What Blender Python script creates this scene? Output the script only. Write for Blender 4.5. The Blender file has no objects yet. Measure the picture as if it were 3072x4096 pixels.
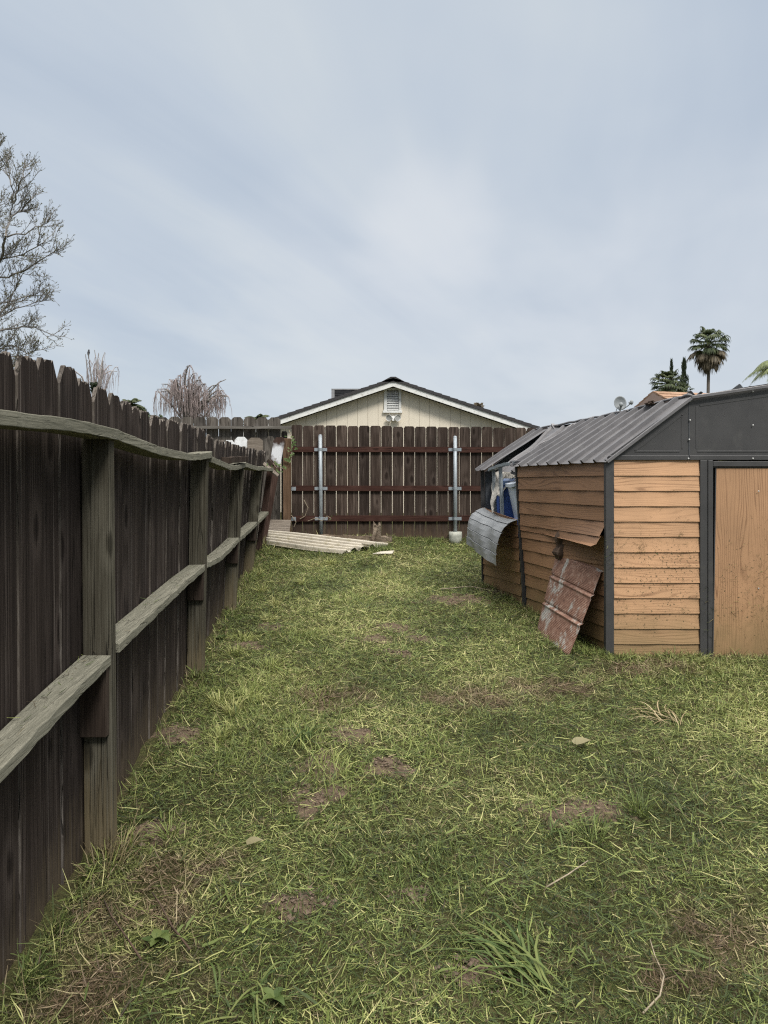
import bpy, math, random
import numpy as np
from mathutils import Vector, Matrix, noise as mnoise
R = math.radians
random.seed(7); rng = np.random.default_rng(7)
SC = bpy.context.scene
COL = SC.collection
CZ = 1.63                      # eye height above the lawn at the near fence post
F = 720.0; CX = 384.0; HY = 470.0

# ------------------------------------------------------------------ camera
cam = bpy.data.cameras.new("camera"); camo = bpy.data.objects.new("camera", cam); COL.objects.link(camo)
camo.location = (0, 0, CZ); camo.rotation_euler = (R(90), 0, 0)
cam.sensor_width = 36; cam.sensor_fit = 'AUTO'; cam.lens = F / 1024 * 36
cam.shift_y = -(512 - HY) / 1024; cam.clip_start = .05; cam.clip_end = 2000
SC.camera = camo
SC.render.resolution_x = 768; SC.render.resolution_y = 1024
SC.view_settings.view_transform = 'Standard'; SC.view_settings.look = 'None'
SC.view_settings.exposure = 0.10
SC.cycles.use_denoising = False; SC.cycles.filter_width = 1.2; SC.view_settings.gamma = 1.0

# ------------------------------------------------------------------ node helpers
def nd(nt, typ, inp=None, **attrs):
    n = nt.nodes.new('ShaderNode' + typ)
    for k, v in attrs.items(): setattr(n, k, v)
    for k, v in (inp or {}).items():
        s = n.inputs[k]
        if isinstance(v, bpy.types.NodeSocket): nt.links.new(v, s)
        else:
            if isinstance(v, (tuple, list)) and len(v) == 3 and s.type == 'RGBA': v = (*v, 1)
            s.default_value = v
    return n
def mixc(nt, f, a, b, mode='MIX'):
    return nd(nt, 'Mix', {0: f, 6: a, 7: b}, data_type='RGBA', blend_type=mode).outputs[2]
def mth(nt, op, a, b=0.0, c=0.0, clamp=False):
    return nd(nt, 'Math', {0: a, 1: b, 2: c}, operation=op, use_clamp=clamp).outputs[0]
def sstep(nt, v, a, b, lo=0.0, hi=1.0):
    return nd(nt, 'MapRange', {0: v, 1: a, 2: b, 3: lo, 4: hi}, interpolation_type='SMOOTHSTEP').outputs[0]
def ramp(nt, fac, stops):
    n = nd(nt, 'ValToRGB', {0: fac}); e = n.color_ramp.elements
    while len(e) < len(stops): e.new(.5)
    for el, (p, c) in zip(e, stops): el.position = p; el.color = (*c, 1)
    return n.outputs[0]
def vmul(nt, v, s): return nd(nt, 'VectorMath', {0: v, 1: s}, operation='MULTIPLY').outputs[0]
def vadd(nt, v, s): return nd(nt, 'VectorMath', {0: v, 1: s}, operation='ADD').outputs[0]
def noi(nt, vec, scale, detail=4, rough=.55, dist=0.0):
    return nd(nt, 'TexNoise', {'Vector': vec, 'Scale': scale, 'Detail': detail, 'Roughness': rough, 'Distortion': dist}).outputs[0]

# ------------------------------------------------------------------ world: thin overcast over a Nishita sky
SUN_EL, SUN_AZ = 48.0, 155.0     # azimuth clockwise from +Y (the view direction): behind the camera, to its right
w = bpy.data.worlds.new("World"); SC.world = w; w.use_nodes = True
nt = w.node_tree; nt.nodes.clear()
sky = nd(nt, 'TexSky', sky_type='NISHITA', sun_disc=False, sun_elevation=R(SUN_EL), sun_rotation=R(SUN_AZ), air_density=1.0, dust_density=2.0)
tc = nd(nt, 'TexCoord').outputs['Generated']
sp = nd(nt, 'SeparateXYZ', {0: tc})
zc = mth(nt, 'MAXIMUM', sp.outputs[2], 0.0)
den = mth(nt, 'ADD', zc, .16)
px_ = mth(nt, 'DIVIDE', sp.outputs[0], den); py_ = mth(nt, 'DIVIDE', sp.outputs[1], den)
pv = nd(nt, 'CombineXYZ', {0: px_, 1: py_, 2: 0.0}).outputs[0]
rot = nd(nt, 'VectorRotate', {0: pv, 'Angle': R(24)}, rotation_type='Z_AXIS').outputs[0]
n1 = noi(nt, vadd(nt, vmul(nt, rot, (1.15, .24, 1)), (3.1, 1.7, 0)), 1.25, 5, .55, .6)
n2 = noi(nt, vadd(nt, vmul(nt, rot, (1.3, .8, 1)), (8.1, 4.7, 0)), 2.2, 3, .5, .2)
cl = mth(nt, 'ADD', mth(nt, 'MULTIPLY', n1, .75), mth(nt, 'MULTIPLY', n2, .25))
cloud = ramp(nt, cl, [(.34, (.462, .535, .635)), (.50, (.528, .595, .678)), (.64, (.600, .655, .705))])
low = sstep(nt, zc, 0.0, .22, 1.0, 0.0)
cloud = mixc(nt, mth(nt, 'MULTIPLY', low, .55), cloud, (.565, .64, .695))
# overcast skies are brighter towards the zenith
def glow(dx, dz, sz, amt, c):       # a thinner, brighter place in the cloud sheet
    v = Vector((dx, 1, dz)).normalized()
    dt = nd(nt, 'VectorMath', {0: nd(nt, 'VectorMath', {0: tc}, operation='NORMALIZE').outputs[0], 1: v}, operation='DOT_PRODUCT').outputs['Value']
    return mixc(nt, mth(nt, 'MULTIPLY', sstep(nt, mth(nt, 'ADD', dt, mth(nt, 'MULTIPLY', mth(nt, 'SUBTRACT', n2, .5), sz * .9)), 1 - sz, 1.0), amt), c, (.74, .765, .80))
cloud = glow(.06, .32, .007, .42, cloud); cloud = glow(.45, .16, .05, .30, cloud); cloud = glow(.05, .14, .06, .30, cloud)
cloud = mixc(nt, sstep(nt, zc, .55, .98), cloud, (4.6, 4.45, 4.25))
skyc = nd(nt, 'VectorMath', {0: sky.outputs[0], 3: .10}, operation='SCALE').outputs[0]
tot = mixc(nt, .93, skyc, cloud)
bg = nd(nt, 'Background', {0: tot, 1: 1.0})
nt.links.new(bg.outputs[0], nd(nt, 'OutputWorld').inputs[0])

# ------------------------------------------------------------------ sun through cloud
sl = bpy.data.lights.new("sun", 'SUN'); so = bpy.data.objects.new("sun", sl); COL.objects.link(so)
sl.energy = 2.9; sl.angle = R(14); sl.color = (1.0, .965, .91)
d = Vector((math.sin(R(SUN_AZ)) * math.cos(R(SUN_EL)), math.cos(R(SUN_AZ)) * math.cos(R(SUN_EL)), math.sin(R(SUN_EL))))
so.rotation_euler = d.to_track_quat('Z', 'Y').to_euler(); so.location = (0, -5, 20)

# ------------------------------------------------------------------ geometry helpers (coordinates relative to the eye; build() lifts by CZ)
def U(px, py, Y): return np.array([(px - CX) / F * Y, Y, (HY - py) / F * Y])
def smooth01(t): t = np.clip(t, 0, 1); return t * t * (3 - 2 * t)
MOUNDS = []                     # (x, y, radius x, radius y) bare molehill-like spots
def gz(x, y):
    yy = np.clip(y, 0, 12.3)
    z = -1.63 + .05 * (yy - 3.1) + .10 * smooth01((yy - 9.8) / 2.0)
    z = z - .10 * np.exp(-((x - 1.15) / .30) ** 2 - ((yy - 11.42) / .25) ** 2)
    z = z + .008 * np.sin(x * 3.1 + yy * 1.3) + .007 * np.sin(x * 1.7 - yy * 4.1)
    return z
def gpt(px, py):                # where a pixel's ray meets the lawn
    lo, hi = .5, 14.
    for _ in range(40):
        m = (lo + hi) / 2; p = U(px, py, m)
        if p[2] > gz(p[0], m): lo = m
        else: hi = m
    return U(px, py, lo)

class MB:
    def __init__(s): s.v = []; s.f = []; s.m = []
    def add(s, vs, fs, m=None):
        o = len(s.v); s.m += (m if m else [0] * len(fs)); s.v += [tuple(map(float, p)) for p in vs]; s.f += [tuple(o + i for i in f) for f in fs]
    def hexa(s, c):             # 8 corners: bottom ring 0-3, top ring 4-7
        s.add(c, [(0, 3, 2, 1), (4, 5, 6, 7), (0, 1, 5, 4), (1, 2, 6, 5), (2, 3, 7, 6), (3, 0, 4, 7)])
    def box(s, x0, x1, y0, y1, z0, z1):
        s.hexa([(x0, y0, z0), (x1, y0, z0), (x1, y1, z0), (x0, y1, z0), (x0, y0, z1), (x1, y0, z1), (x1, y1, z1), (x0, y1, z1)])
    def beam(s, a, b, wd, th, up=(0, 0, 1), n=1, jit=0):
        a = Vector(a); b = Vector(b); t = (b - a).normalized(); up = Vector(up)
        sd = t.cross(up).normalized(); u2 = sd.cross(t).normalized(); vs = []; fs = []
        for i in range(n + 1):
            c = a.lerp(b, i / n)
            for (p, q) in ((-1, -1), (1, -1), (1, 1), (-1, 1)):
                vs.append(c + sd * (p * wd / 2 + random.uniform(-jit, jit)) + u2 * (q * th / 2 + random.uniform(-jit, jit)))
        for i in range(n):
            for k in range(4): fs.append((i * 4 + k, i * 4 + (k + 1) % 4, i * 4 + 4 + (k + 1) % 4, i * 4 + 4 + k))
        fs.append((3, 2, 1, 0)); fs.append(tuple(n * 4 + k for k in range(4)))
        s.add(vs, fs)
    def prism(s, pts, ext):     # planar outline swept by a vector
        n = len(pts); e = np.array(ext)
        vs = [np.array(p) for p in pts] + [np.array(p) + e for p in pts]
        s.add(vs, [tuple(range(n)), tuple(range(2 * n - 1, n - 1, -1))] + [(i, n + i, n + (i + 1) % n, (i + 1) % n) for i in range(n)])
    def tube(s, pts, rad, n=6, cap=True):
        pts = [Vector(p) for p in pts]; m = len(pts); vs = []; fs = []
        for i, p in enumerate(pts):
            t = (pts[min(i + 1, m - 1)] - pts[max(i - 1, 0)])
            t = t.normalized() if t.length > 1e-9 else Vector((0, 0, 1))
            a = t.cross(Vector((0, 0, 1)) if abs(t.z) < .9 else Vector((1, 0, 0))).normalized(); b = t.cross(a)
            r = rad[i] if hasattr(rad, '__len__') else rad
            for k in range(n):
                an = 2 * math.pi * k / n; vs.append(p + a * (math.cos(an) * r) + b * (math.sin(an) * r))
        for i in range(m - 1):
            for k in range(n): fs.append((i * n + k, i * n + (k + 1) % n, i * n + n + (k + 1) % n, i * n + n + k))
        if cap: fs.append(tuple(range(n - 1, -1, -1))); fs.append(tuple((m - 1) * n + k for k in range(n)))
        s.add(vs, fs)
    def grid(s, P, closed=False):       # P[i][j] points
        a = len(P); b = len(P[0]); vs = [p for r in P for p in r]; fs = []
        for i in range(a - 1):
            for j in range(b - (0 if closed else 1)):
                j2 = (j + 1) % b; fs.append((i * b + j, i * b + j2, (i + 1) * b + j2, (i + 1) * b + j))
        s.add(vs, fs)
    def ball(s, c, r, n=10, m=7, nz=0):
        c = np.array(c, float); r = np.array(r if hasattr(r, '__len__') else (r, r, r), float); P = []
        for i in range(m + 1):
            th = math.pi * i / m; row = []
            for k in range(n):
                q = np.array([math.sin(th) * math.cos(2 * math.pi * k / n), math.sin(th) * math.sin(2 * math.pi * k / n), math.cos(th)])
                f = 1 + nz * mnoise.noise(Vector(q * 2.3 + c * 7)) if nz else 1
                row.append(c + q * r * f)
            P.append(row)
        s.grid(P, True)
    def build(s, name, mat, parent=None, smooth=False, thick=0, bev=0):
        me = bpy.data.meshes.new(name)
        off = np.array(parent['_w']) if parent is not None else np.zeros(3)
        v = np.array(s.v) + np.array([0, 0, CZ]) - off
        me.from_pydata(v.tolist(), [], s.f)
        for q in (mat if isinstance(mat, (list, tuple)) else [mat]): me.materials.append(q)
        if any(s.m): me.polygons.foreach_set('material_index', s.m)
        if smooth: me.polygons.foreach_set('use_smooth', [True] * len(me.polygons))
        o = bpy.data.objects.new(name, me); COL.objects.link(o)
        if parent is not None: o.parent = parent
        if thick:
            md = o.modifiers.new('thickness', 'SOLIDIFY'); md.thickness = thick; md.offset = 0
        if bev:
            md = o.modifiers.new('edge', 'BEVEL'); md.width = bev; md.segments = 2; md.limit_method = 'ANGLE'
        o['_w'] = tuple(off)
        return o
def tag(o, label, cat, group=None, kind=None):
    o['label'] = label; o['category'] = cat
    if group: o['group'] = group
    if kind: o['kind'] = kind
    return o
def thing(name, at, label, cat, group=None):
    o = bpy.data.objects.new(name, None); COL.objects.link(o); o.empty_display_size = .1
    wl = (float(at[0]), float(at[1]), float(at[2]) + CZ); o.location = wl; o['_w'] = wl
    return tag(o, label, cat, group)

# ------------------------------------------------------------------ materials
def mat0(name, rough=.8, metal=0.0, spec=.3):
    m = bpy.data.materials.new(name); m.use_nodes = True; nt = m.node_tree; b = nt.nodes['Principled BSDF']
    b.inputs['Roughness'].default_value = rough; b.inputs['Metallic'].default_value = metal
    b.inputs['Specular IOR Level'].default_value = spec
    return m, nt, b
def bump(nt, b, h, strength=.4, dist=.01):
    nt.links.new(nd(nt, 'Bump', {'Height': h, 'Strength': strength, 'Distance': dist}).outputs[0], b.inputs['Normal'])
def obj_vec(nt, spread=9.0):
    t = nd(nt, 'TexCoord').outputs['Object']; r = nd(nt, 'NewGeometry').outputs['Random Per Island']
    o = mth(nt, 'MULTIPLY', r, spread)
    return t, r, vadd(nt, t, nd(nt, 'CombineXYZ', {0: o, 1: mth(nt, 'MULTIPLY', r, spread * 1.7), 2: mth(nt, 'MULTIPLY', r, spread * .6)}).outputs[0])
def wood(name, cols, grain=(40, 40, 1.6), var=.35, bmp=.5, streak=None, splash=None, knots=True, rough=.9, crack=.75):
    """weathered lumber: cols dark/mid/light along the grain, random shade per board"""
    m, nt, b = mat0(name, rough, spec=.06)
    t, r, v = obj_vec(nt)
    g = noi(nt, vmul(nt, v, grain), 1.0, 7, .68)
    c = noi(nt, vmul(nt, v, tuple(x * .22 for x in grain)), 1.0, 3, .5)
    g3 = noi(nt, vmul(nt, v, tuple(x * 3.6 for x in grain)), 1.0, 3, .6)
    f = mth(nt, 'ADD', mth(nt, 'MULTIPLY', g, .42), mth(nt, 'ADD', mth(nt, 'MULTIPLY', c, .28), mth(nt, 'MULTIPLY', g3, .30)))
    col = ramp(nt, f, [(.36, cols[0]), (.50, cols[1]), (.63, cols[2])])
    if streak:
        s = noi(nt, vadd(nt, vmul(nt, v, tuple(x * .55 for x in grain)), (5, 2, 9)), 1.0, 3, .6)
        col = mixc(nt, sstep(nt, s, .585, .70, 0, .85), col, streak)
    hgt = g
    if knots:
        kv = vmul(nt, v, tuple(5.5 if x > 10 else 2.4 for x in grain))
        vo = nd(nt, 'TexVoronoi', {'Vector': kv, 'Scale': 1.0}).outputs['Distance']
        vo = mth(nt, 'ADD', vo, mth(nt, 'MULTIPLY', mth(nt, 'SUBTRACT', g, .5), .16))
        halo = mth(nt, 'MULTIPLY', sstep(nt, vo, .13, .20), sstep(nt, vo, .20, .42, 1, 0))
        col = mixc(nt, mth(nt, 'MULTIPLY', halo, .30), col, tuple(min(1, q * 1.35) for q in cols[2]))
        col = mixc(nt, mth(nt, 'MULTIPLY', sstep(nt, vo, .09, .17, 1, 0), .75), col, cols[0])
    # drying cracks along the grain
    cr = noi(nt, vadd(nt, vmul(nt, v, tuple(x * .7 for x in grain)), (11, 3, 7)), 1.0, 2, .4)
    ck = sstep(nt, mth(nt, 'ABSOLUTE', mth(nt, 'SUBTRACT', cr, .5)), .004, .022, 1, 0)
    ck = mth(nt, 'MULTIPLY', ck, sstep(nt, c, .46, .56))
    col = mixc(nt, mth(nt, 'MULTIPLY', ck, crack), col, (.008, .007, .006))
    col = mixc(nt, 1.0, col, nd(nt, 'CombineColor', {0: mth(nt, 'MULTIPLY_ADD', r, var, 1 - var / 2), 1: mth(nt, 'MULTIPLY_ADD', r, var * .95, 1 - var / 2), 2: mth(nt, 'MULTIPLY_ADD', r, var * .85, 1 - var / 2)}).outputs[0], 'MULTIPLY')
    if splash:                  # pale soil splashed up by rain: (height, colour)
        z = nd(nt, 'SeparateXYZ', {0: nd(nt, 'NewGeometry').outputs['Position']})
        gl = mth(nt, 'MULTIPLY_ADD', z.outputs[1], .05, -.155)
        hh = mth(nt, 'SUBTRACT', z.outputs[2], gl)
        hn = mth(nt, 'ADD', hh, mth(nt, 'MULTIPLY', mth(nt, 'SUBTRACT', noi(nt, t, 5.0, 4), .5), .35))
        hn = mth(nt, 'ADD', hn, mth(nt, 'MULTIPLY', mth(nt, 'SUBTRACT', g, .5), 1.1))
        col = mixc(nt, sstep(nt, hn, -.05, splash[0], splash[2], 0), col, splash[1])
    nt.links.new(col, b.inputs['Base Color'])
    bump(nt, b, mth(nt, 'SUBTRACT', hgt, ck), bmp, .006)
    return m
def plain(name, c, rough=.6, metal=0.0, var=.15, scale=6, bmp=0.0, spec=.4, dirt=None):
    m, nt, b = mat0(name, rough, metal, spec); t = nd(nt, 'TexCoord').outputs['Object']
    n = noi(nt, t, scale, 6, .6)
    lo = tuple(x * (1 - var) for x in c); hi = tuple(x * (1 + var) for x in c)
    col = ramp(nt, n, [(.3, lo), (.7, hi)])
    if dirt:
        col = mixc(nt, sstep(nt, noi(nt, vadd(nt, t, (4, 4, 4)), dirt[1], 7, .7), .52, .68, 0, dirt[2]), col, dirt[0])
    nt.links.new(col, b.inputs['Base Color'])
    nt.links.new(mth(nt, 'MULTIPLY_ADD', n, .25, rough - .12), b.inputs['Roughness'])
    if bmp: bump(nt, b, n, bmp, .01)
    return m
def woodprint(name, sc, base, line, bands='Z', splat=False):
    """printed timber grain on steel"""
    m, nt, b = mat0(name, .55, spec=.35); t, r, v = obj_vec(nt, 23.0)
    wv = nd(nt, 'TexWave', {'Vector': vmul(nt, v, sc), 'Scale': 14.0, 'Distortion': 26.0, 'Detail': 1.5, 'Detail Scale': .62, 'Detail Roughness': .45}, wave_type='BANDS', bands_direction=bands).outputs['Fac']
    fine = noi(nt, vmul(nt, v, tuple(x * 150 if x > .5 else x * 60 for x in sc)), 1.0, 4, .6)
    pres = sstep(nt, noi(nt, vadd(nt, vmul(nt, v, sc), (3, 3, 3)), 7.0, 3, .6), .35, .62, .25, 1.0)
    f = mth(nt, 'ADD', mth(nt, 'SUBTRACT', .72, mth(nt, 'MULTIPLY', mth(nt, 'SUBTRACT', 1.0, sstep(nt, wv, .0, .5)), mth(nt, 'MULTIPLY', pres, .50))), mth(nt, 'MULTIPLY', mth(nt, 'SUBTRACT', fine, .35), .6))
    mid = tuple((a * .65 + c * .35) for a, c in zip(base, line))
    col = ramp(nt, f, [(.10, line), (.42, mid), (.80, base)])
    big = noi(nt, t, 1.6, 4, .6)
    col = mixc(nt, 1.0, col, ramp(nt, big, [(.3, (.82, .82, .80)), (.7, (1.1, 1.08, 1.05))]), 'MULTIPLY')
    pos = nd(nt, 'NewGeometry').outputs['Position']; z = nd(nt, 'SeparateXYZ', {0: pos})
    hn = mth(nt, 'ADD', z.outputs[2], mth(nt, 'MULTIPLY', mth(nt, 'SUBTRACT', noi(nt, pos, 6, 4), .5), .4))
    col = mixc(nt, sstep(nt, hn, .12, .70, .62, 0), col, (.13, .105, .045))          # mud and mower green low down
    if splat:
        s1 = noi(nt, pos, 55, 3, .6); s2 = noi(nt, pos, 2.4, 3, .5)
        reg = mth(nt, 'MULTIPLY', sstep(nt, z.outputs[2], .10, .5), sstep(nt, z.outputs[2], .85, 1.25, 1, 0))
        thr = mth(nt, 'ADD', s1, mth(nt, 'MULTIPLY', mth(nt, 'MULTIPLY', s2, reg), .22))
        col = mixc(nt, sstep(nt, thr, .70, .77, 0, .8), col, (.035, .036, .014))
    nt.links.new(col, b.inputs['Base Color']); bump(nt, b, f, .12, .003)
    return m
M = {}
M['old_board'] = wood('old_board', [(.010, .0077, .0068), (.0285, .0225, .0198), (.066, .054, .048)], (85, 85, 1.0), .5, .9, streak=(.13, .115, .105), splash=(.30, (.10, .078, .05), .6))
M['board_edge'] = wood('board_edge', [(.035, .030, .026), (.088, .077, .067), (.19, .172, .155)], (30, 30, 4), .4, 1.0, knots=False)
M['old_post'] = wood('old_post', [(.026, .0235, .0175), (.062, .056, .042), (.115, .108, .085)], (80, 80, 1.3), .2, 1.0, splash=(.5, (.15, .12, .07), .7))
M['old_rail'] = wood('old_rail', [(.095, .094, .073), (.165, .160, .126), (.245, .235, .188)], (60, 1.2, 60), .25, .7, knots=False, crack=.45)
M['cleat'] = wood('cleat', [(.018, .013, .011), (.040, .030, .024), (.070, .055, .045)], (50, 50, 2), .3, .6)
M['red_board'] = wood('red_board', [(.0175, .0125, .0105), (.041, .0305, .0255), (.082, .064, .055)], (30, 30, 1.3), .6, .5, streak=(.125, .10, .085), splash=(.45, (.095, .066, .044), .75))
M['red_rail'] = wood('red_rail', [(.022, .011, .009), (.045, .022, .0175), (.07, .037, .03)], (1.5, 40, 40), .2, .4)
M['brown_post'] = wood('brown_post', [(.050, .030, .018), (.105, .066, .042), (.16, .105, .07)], (44, 44, 1.4), .2, .5)
M['dark_post'] = wood('dark_post', [(.024, .014, .011), (.050, .031, .025), (.082, .055, .045)], (44, 44, 1.4), .2, .5)
M['grey_board'] = wood('grey_board', [(.030, .026, .023), (.068, .061, .054), (.125, .114, .102)], (36, 36, 1.5), .55, .5, streak=(.16, .15, .14))
M['grey_rail'] = wood('grey_rail', [(.06, .054, .048), (.115, .106, .094), (.18, .17, .15)], (1.5, 40, 40), .2, .5, knots=False)
M['grey_plank'] = wood('grey_plank', [(.085, .068, .054), (.17, .145, .12), (.26, .225, .19)], (2.2, 45, 45), .3, .7)
M['rotten'] = wood('rotten', [(.03, .022, .015), (.14, .11, .083), (.27, .225, .175)], (3.5, 32, 32), .35, 1.0)
M['white_paint'] = plain('white_paint', (.62, .63, .63), .7, var=.12, scale=14, dirt=((.25, .23, .2), 18, .5))
M['trim_white'] = plain('trim_white', (.66, .66, .63), .6, var=.08, scale=5, dirt=((.20, .16, .12), 14, .55))
M['galv'] = plain('galv', (.27, .30, .32), .5, .25, .14, 20)
M['galv_pale'] = plain('galv_pale', (.25, .28, .30), .5, .25, .14, 20)
M['concrete'] = plain('concrete', (.33, .335, .29), .9, var=.2, scale=14, bmp=.5, dirt=((.09, .11, .05), 9, .7))
M['roof_steel'] = plain('roof_steel', (.125, .120, .122), .42, .25, .16, 5, spec=.5, dirt=((.19, .185, .18), 7, .45))
M['dark_steel'] = plain('dark_steel', (.043, .042, .042), .5, 0, .12, 4, dirt=((.075, .073, .068), 5, .35))
M['panel_steel'] = plain('panel_steel', (.235, .245, .25), .5, .2, .14, 7, dirt=((.30, .30, .29), 9, .4))
M['inner_steel'] = plain('inner_steel', (.055, .06, .068), .6, 0, .1, 4)
M['siding'] = woodprint('siding', (.12, .12, 1.0), (.475, .282, .158), (.165, .08, .039), 'Z', True)
M['siding_side'] = woodprint('siding_side', (.12, .12, 1.0), (.25, .140, .078), (.09, .045, .023), 'Z')  # front print darkened: the side wall's shade is put into the colour
M['door_print'] = woodprint('door_print', (1.0, 1.0, .12), (.37, .215, .118), (.15, .073, .036), 'X', True)
M['cream_sheet'] = plain('cream_sheet', (.40, .365, .30), .6, 0, .16, 5, dirt=((.26, .23, .13), 8, .6))
M['blue'] = plain('blue', (.045, .10, .32), .45, 0, .1, 4)
M['blue_lid'] = plain('blue_lid', (.20, .30, .52), .4, 0, .08, 4)
M['tub'] = plain('tub', (.50, .55, .62), .35, 0, .06, 4)
M['cloth'] = plain('cloth', (.42, .40, .36), .95, 0, .35, 9, dirt=((.10, .09, .08), 12, .7))
M['shingle_dark'] = plain('shingle_dark', (.040, .038, .039), .95, 0, .3, 30, bmp=.5)
M['cooler'] = plain('cooler', (.045, .045, .048), .8, 0, .2, 8)
M['cooler_frame'] = plain('cooler_frame', (.22, .22, .22), .7, 0, .2, 8)
M['tan_trim'] = plain('tan_trim', (.30, .215, .175), .7, 0, .08, 5)
M['tan_wall'] = plain('tan_wall', (.27, .25, .235), .85, 0, .08, 8)
M['bark'] = plain('bark', (.15, .138, .125), .95, 0, .3, 9)
M['birch'] = plain('birch', (.26, .235, .22), .95, 0, .2, 4)
M['birch_twig'] = plain('birch_twig', (.25, .205, .195), .95, 0, .3, 1.2)
M['palm_trunk'] = plain('palm_trunk', (.11, .095, .08), .95, 0, .25, 5)
M['lens'] = plain('lens', (.42, .42, .40), .15, 0, .1, 8, spec=.6)
M['fixture'] = plain('fixture', (.68, .68, .66), .4, 0, .05, 8)
M['screw'] = plain('screw', (.5, .5, .48), .35, .2, .1, 20)
M['dish'] = plain('dish', (.20, .215, .22), .55, 0, .08, 6)
M['debris'] = plain('debris', (.075, .048, .032), .95, 0, .5, 14, bmp=.8)
M['bird'] = plain('bird', (.02, .02, .022), .8, 0, .2, 30)
def leafmat(name, cols, trans=.25, rough=.6):
    m, nt, b = mat0(name, rough, spec=.3); r = nd(nt, 'NewGeometry').outputs['Random Per Island']
    t = nd(nt, 'TexCoord').outputs['Object']; n = noi(nt, t, 1.4, 3)
    f = mth(nt, 'ADD', mth(nt, 'MULTIPLY', r, .7), mth(nt, 'MULTIPLY', n, .3))
    col = ramp(nt, f, [(.1 + .75 * i / (len(cols) - 1), c) for i, c in enumerate(cols)])
    nt.links.new(col, b.inputs['Base Color'])
    ts = nd(nt, 'BsdfTranslucent', {0: col}); mx = nd(nt, 'MixShader', {0: trans, 1: b.outputs[0], 2: ts.outputs[0]})
    nt.links.new(mx.outputs[0], nt.nodes['Material Output'].inputs[0])
    return m
M['palm_leaf'] = leafmat('palm_leaf', [(.022, .034, .014), (.05, .068, .026), (.085, .10, .04)])
M['palm_dead'] = leafmat('palm_dead', [(.06, .048, .03), (.11, .088, .055), (.16, .13, .085)])
M['palm_pale'] = leafmat('palm_pale', [(.10, .13, .05), (.17, .20, .085), (.24, .27, .12)], .35)
M['conifer'] = leafmat('conifer', [(.012, .02, .012), (.026, .038, .02), (.045, .058, .03)])
M['shrub'] = leafmat('shrub', [(.03, .045, .018), (.06, .08, .032), (.10, .115, .05)])
M['bud'] = leafmat('bud', [(.06, .06, .03), (.10, .10, .045), (.15, .14, .06)])
M['vine'] = leafmat('vine', [(.08, .13, .045), (.13, .19, .07), (.20, .25, .11)], .35)
M['weed'] = leafmat('weed', [(.035, .065, .016), (.082, .118, .03), (.17, .19, .058)], .3)
M['dryleaf'] = leafmat('dryleaf', [(.13, .12, .06), (.19, .17, .09), (.25, .22, .13)], .2)
M['straw'] = leafmat('straw', [(.16, .12, .06), (.28, .22, .12), (.40, .33, .2)], .2)
M['root'] = plain('root', (.24, .20, .14), .9, 0, .3, 20)

# ================================================================== GROUND
spots_px = [(181,735,.30,.22),(318,770,.22,.30),(322,800,.20,.25),(345,738,.26,.22),(383,772,.24,.18),(580,813,.33,.20),(167,832,.18,.13),
            (455,600,.62,.36),(392,629,.40,.28),(372,641,.30,.2),(418,640,.24,.2),(242,646,.3,.2),(300,905,.16,.12),(480,975,.18,.10),(408,893,.10,.06),(505,592,.5,.3),(270,628,.25,.16),(395,655,.2,.1)]
for px, py, rx, ry in spots_px:
    g = gpt(px, py); MOUNDS.append((g[0], g[1], rx * .8, ry * .8))
dry_px = [(110,985,.34,.20),(60,1010,.3,.15),(170,880,.34,.2),(135,915,.3,.2),(740,935,.36,.17),(690,985,.25,.1),(205,868,.2,.15),(560,690,.5,.3),(640,670,.6,.25),(330,700,.4,.3),(470,700,.5,.3)]
DRY = [(gpt(a, b)[0], gpt(a, b)[1], c, d_) for a, b, c, d_ in dry_px]
def patch(x, y, lst, soft=.55):
    x = np.asarray(x, float); y = np.asarray(y, float); out = np.zeros_like(x)
    wob = .22 * np.sin(x * 17 + y * 9) + .18 * np.sin(x * 31 - y * 23) + .12 * np.sin(x * 61 + y * 47)
    for (a, b, rx, ry) in lst:
        dd = np.hypot((x - a) / rx, (y - b) / ry) + wob
        out = np.maximum(out, 1 - smooth01((dd - (1 - soft)) / soft))
    return out
def gzb(x, y):
    yn = np.clip(y, 1, 11.6)
    return gz(x, y) + .011 * np.sin(x * 7.3 + 2.1 * np.sin(yn * 3.1)) * np.sin(yn * 6.1 + 1.7 * np.sin(x * 4.3)) + .008 * np.sin(x * 15.1 + 3 * np.sin(yn * 5)) * np.sin(yn * 13.7 + 2 * np.sin(x * 8)) + .025 * patch(x, y, MOUNDS, .9)
xs = np.concatenate([[-300,-150,-80,-40,-20,-10,-6,-4], np.arange(-3, 5.01, .05), [6,8,12,20,40,80,150,300]])
ys = np.concatenate([[-60,-20,-6,-2,0], np.arange(1, 12.61, .05), [14,17,22,30,45,70,120,200,400]])
X, Y = np.meshgrid(xs, ys); Z = gzb(X, Y)
fine = (X > -3) & (X < 5) & (Y > 1) & (Y < 12.6)
Z = Z + np.where(fine, rng.normal(0, .0035, X.shape), 0)
gm = MB(); nx = len(xs); ny = len(ys)
gm.v = list(zip(X.ravel(), Y.ravel(), Z.ravel()))
gm.f = [(j * nx + i, j * nx + i + 1, (j + 1) * nx + i + 1, (j + 1) * nx + i) for j in range(ny - 1) for i in range(nx - 1)]
m, nt, b = mat0('soil', .95, spec=.15); tcx = nd(nt, 'TexCoord').outputs['Object']
at = nd(nt, 'Attribute', attribute_name='bare').outputs['Fac']
ns = noi(nt, tcx, 38, 8, .7); nb = noi(nt, tcx, 5, 5, .6); nf = noi(nt, tcx, 160, 3, .6)
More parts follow.
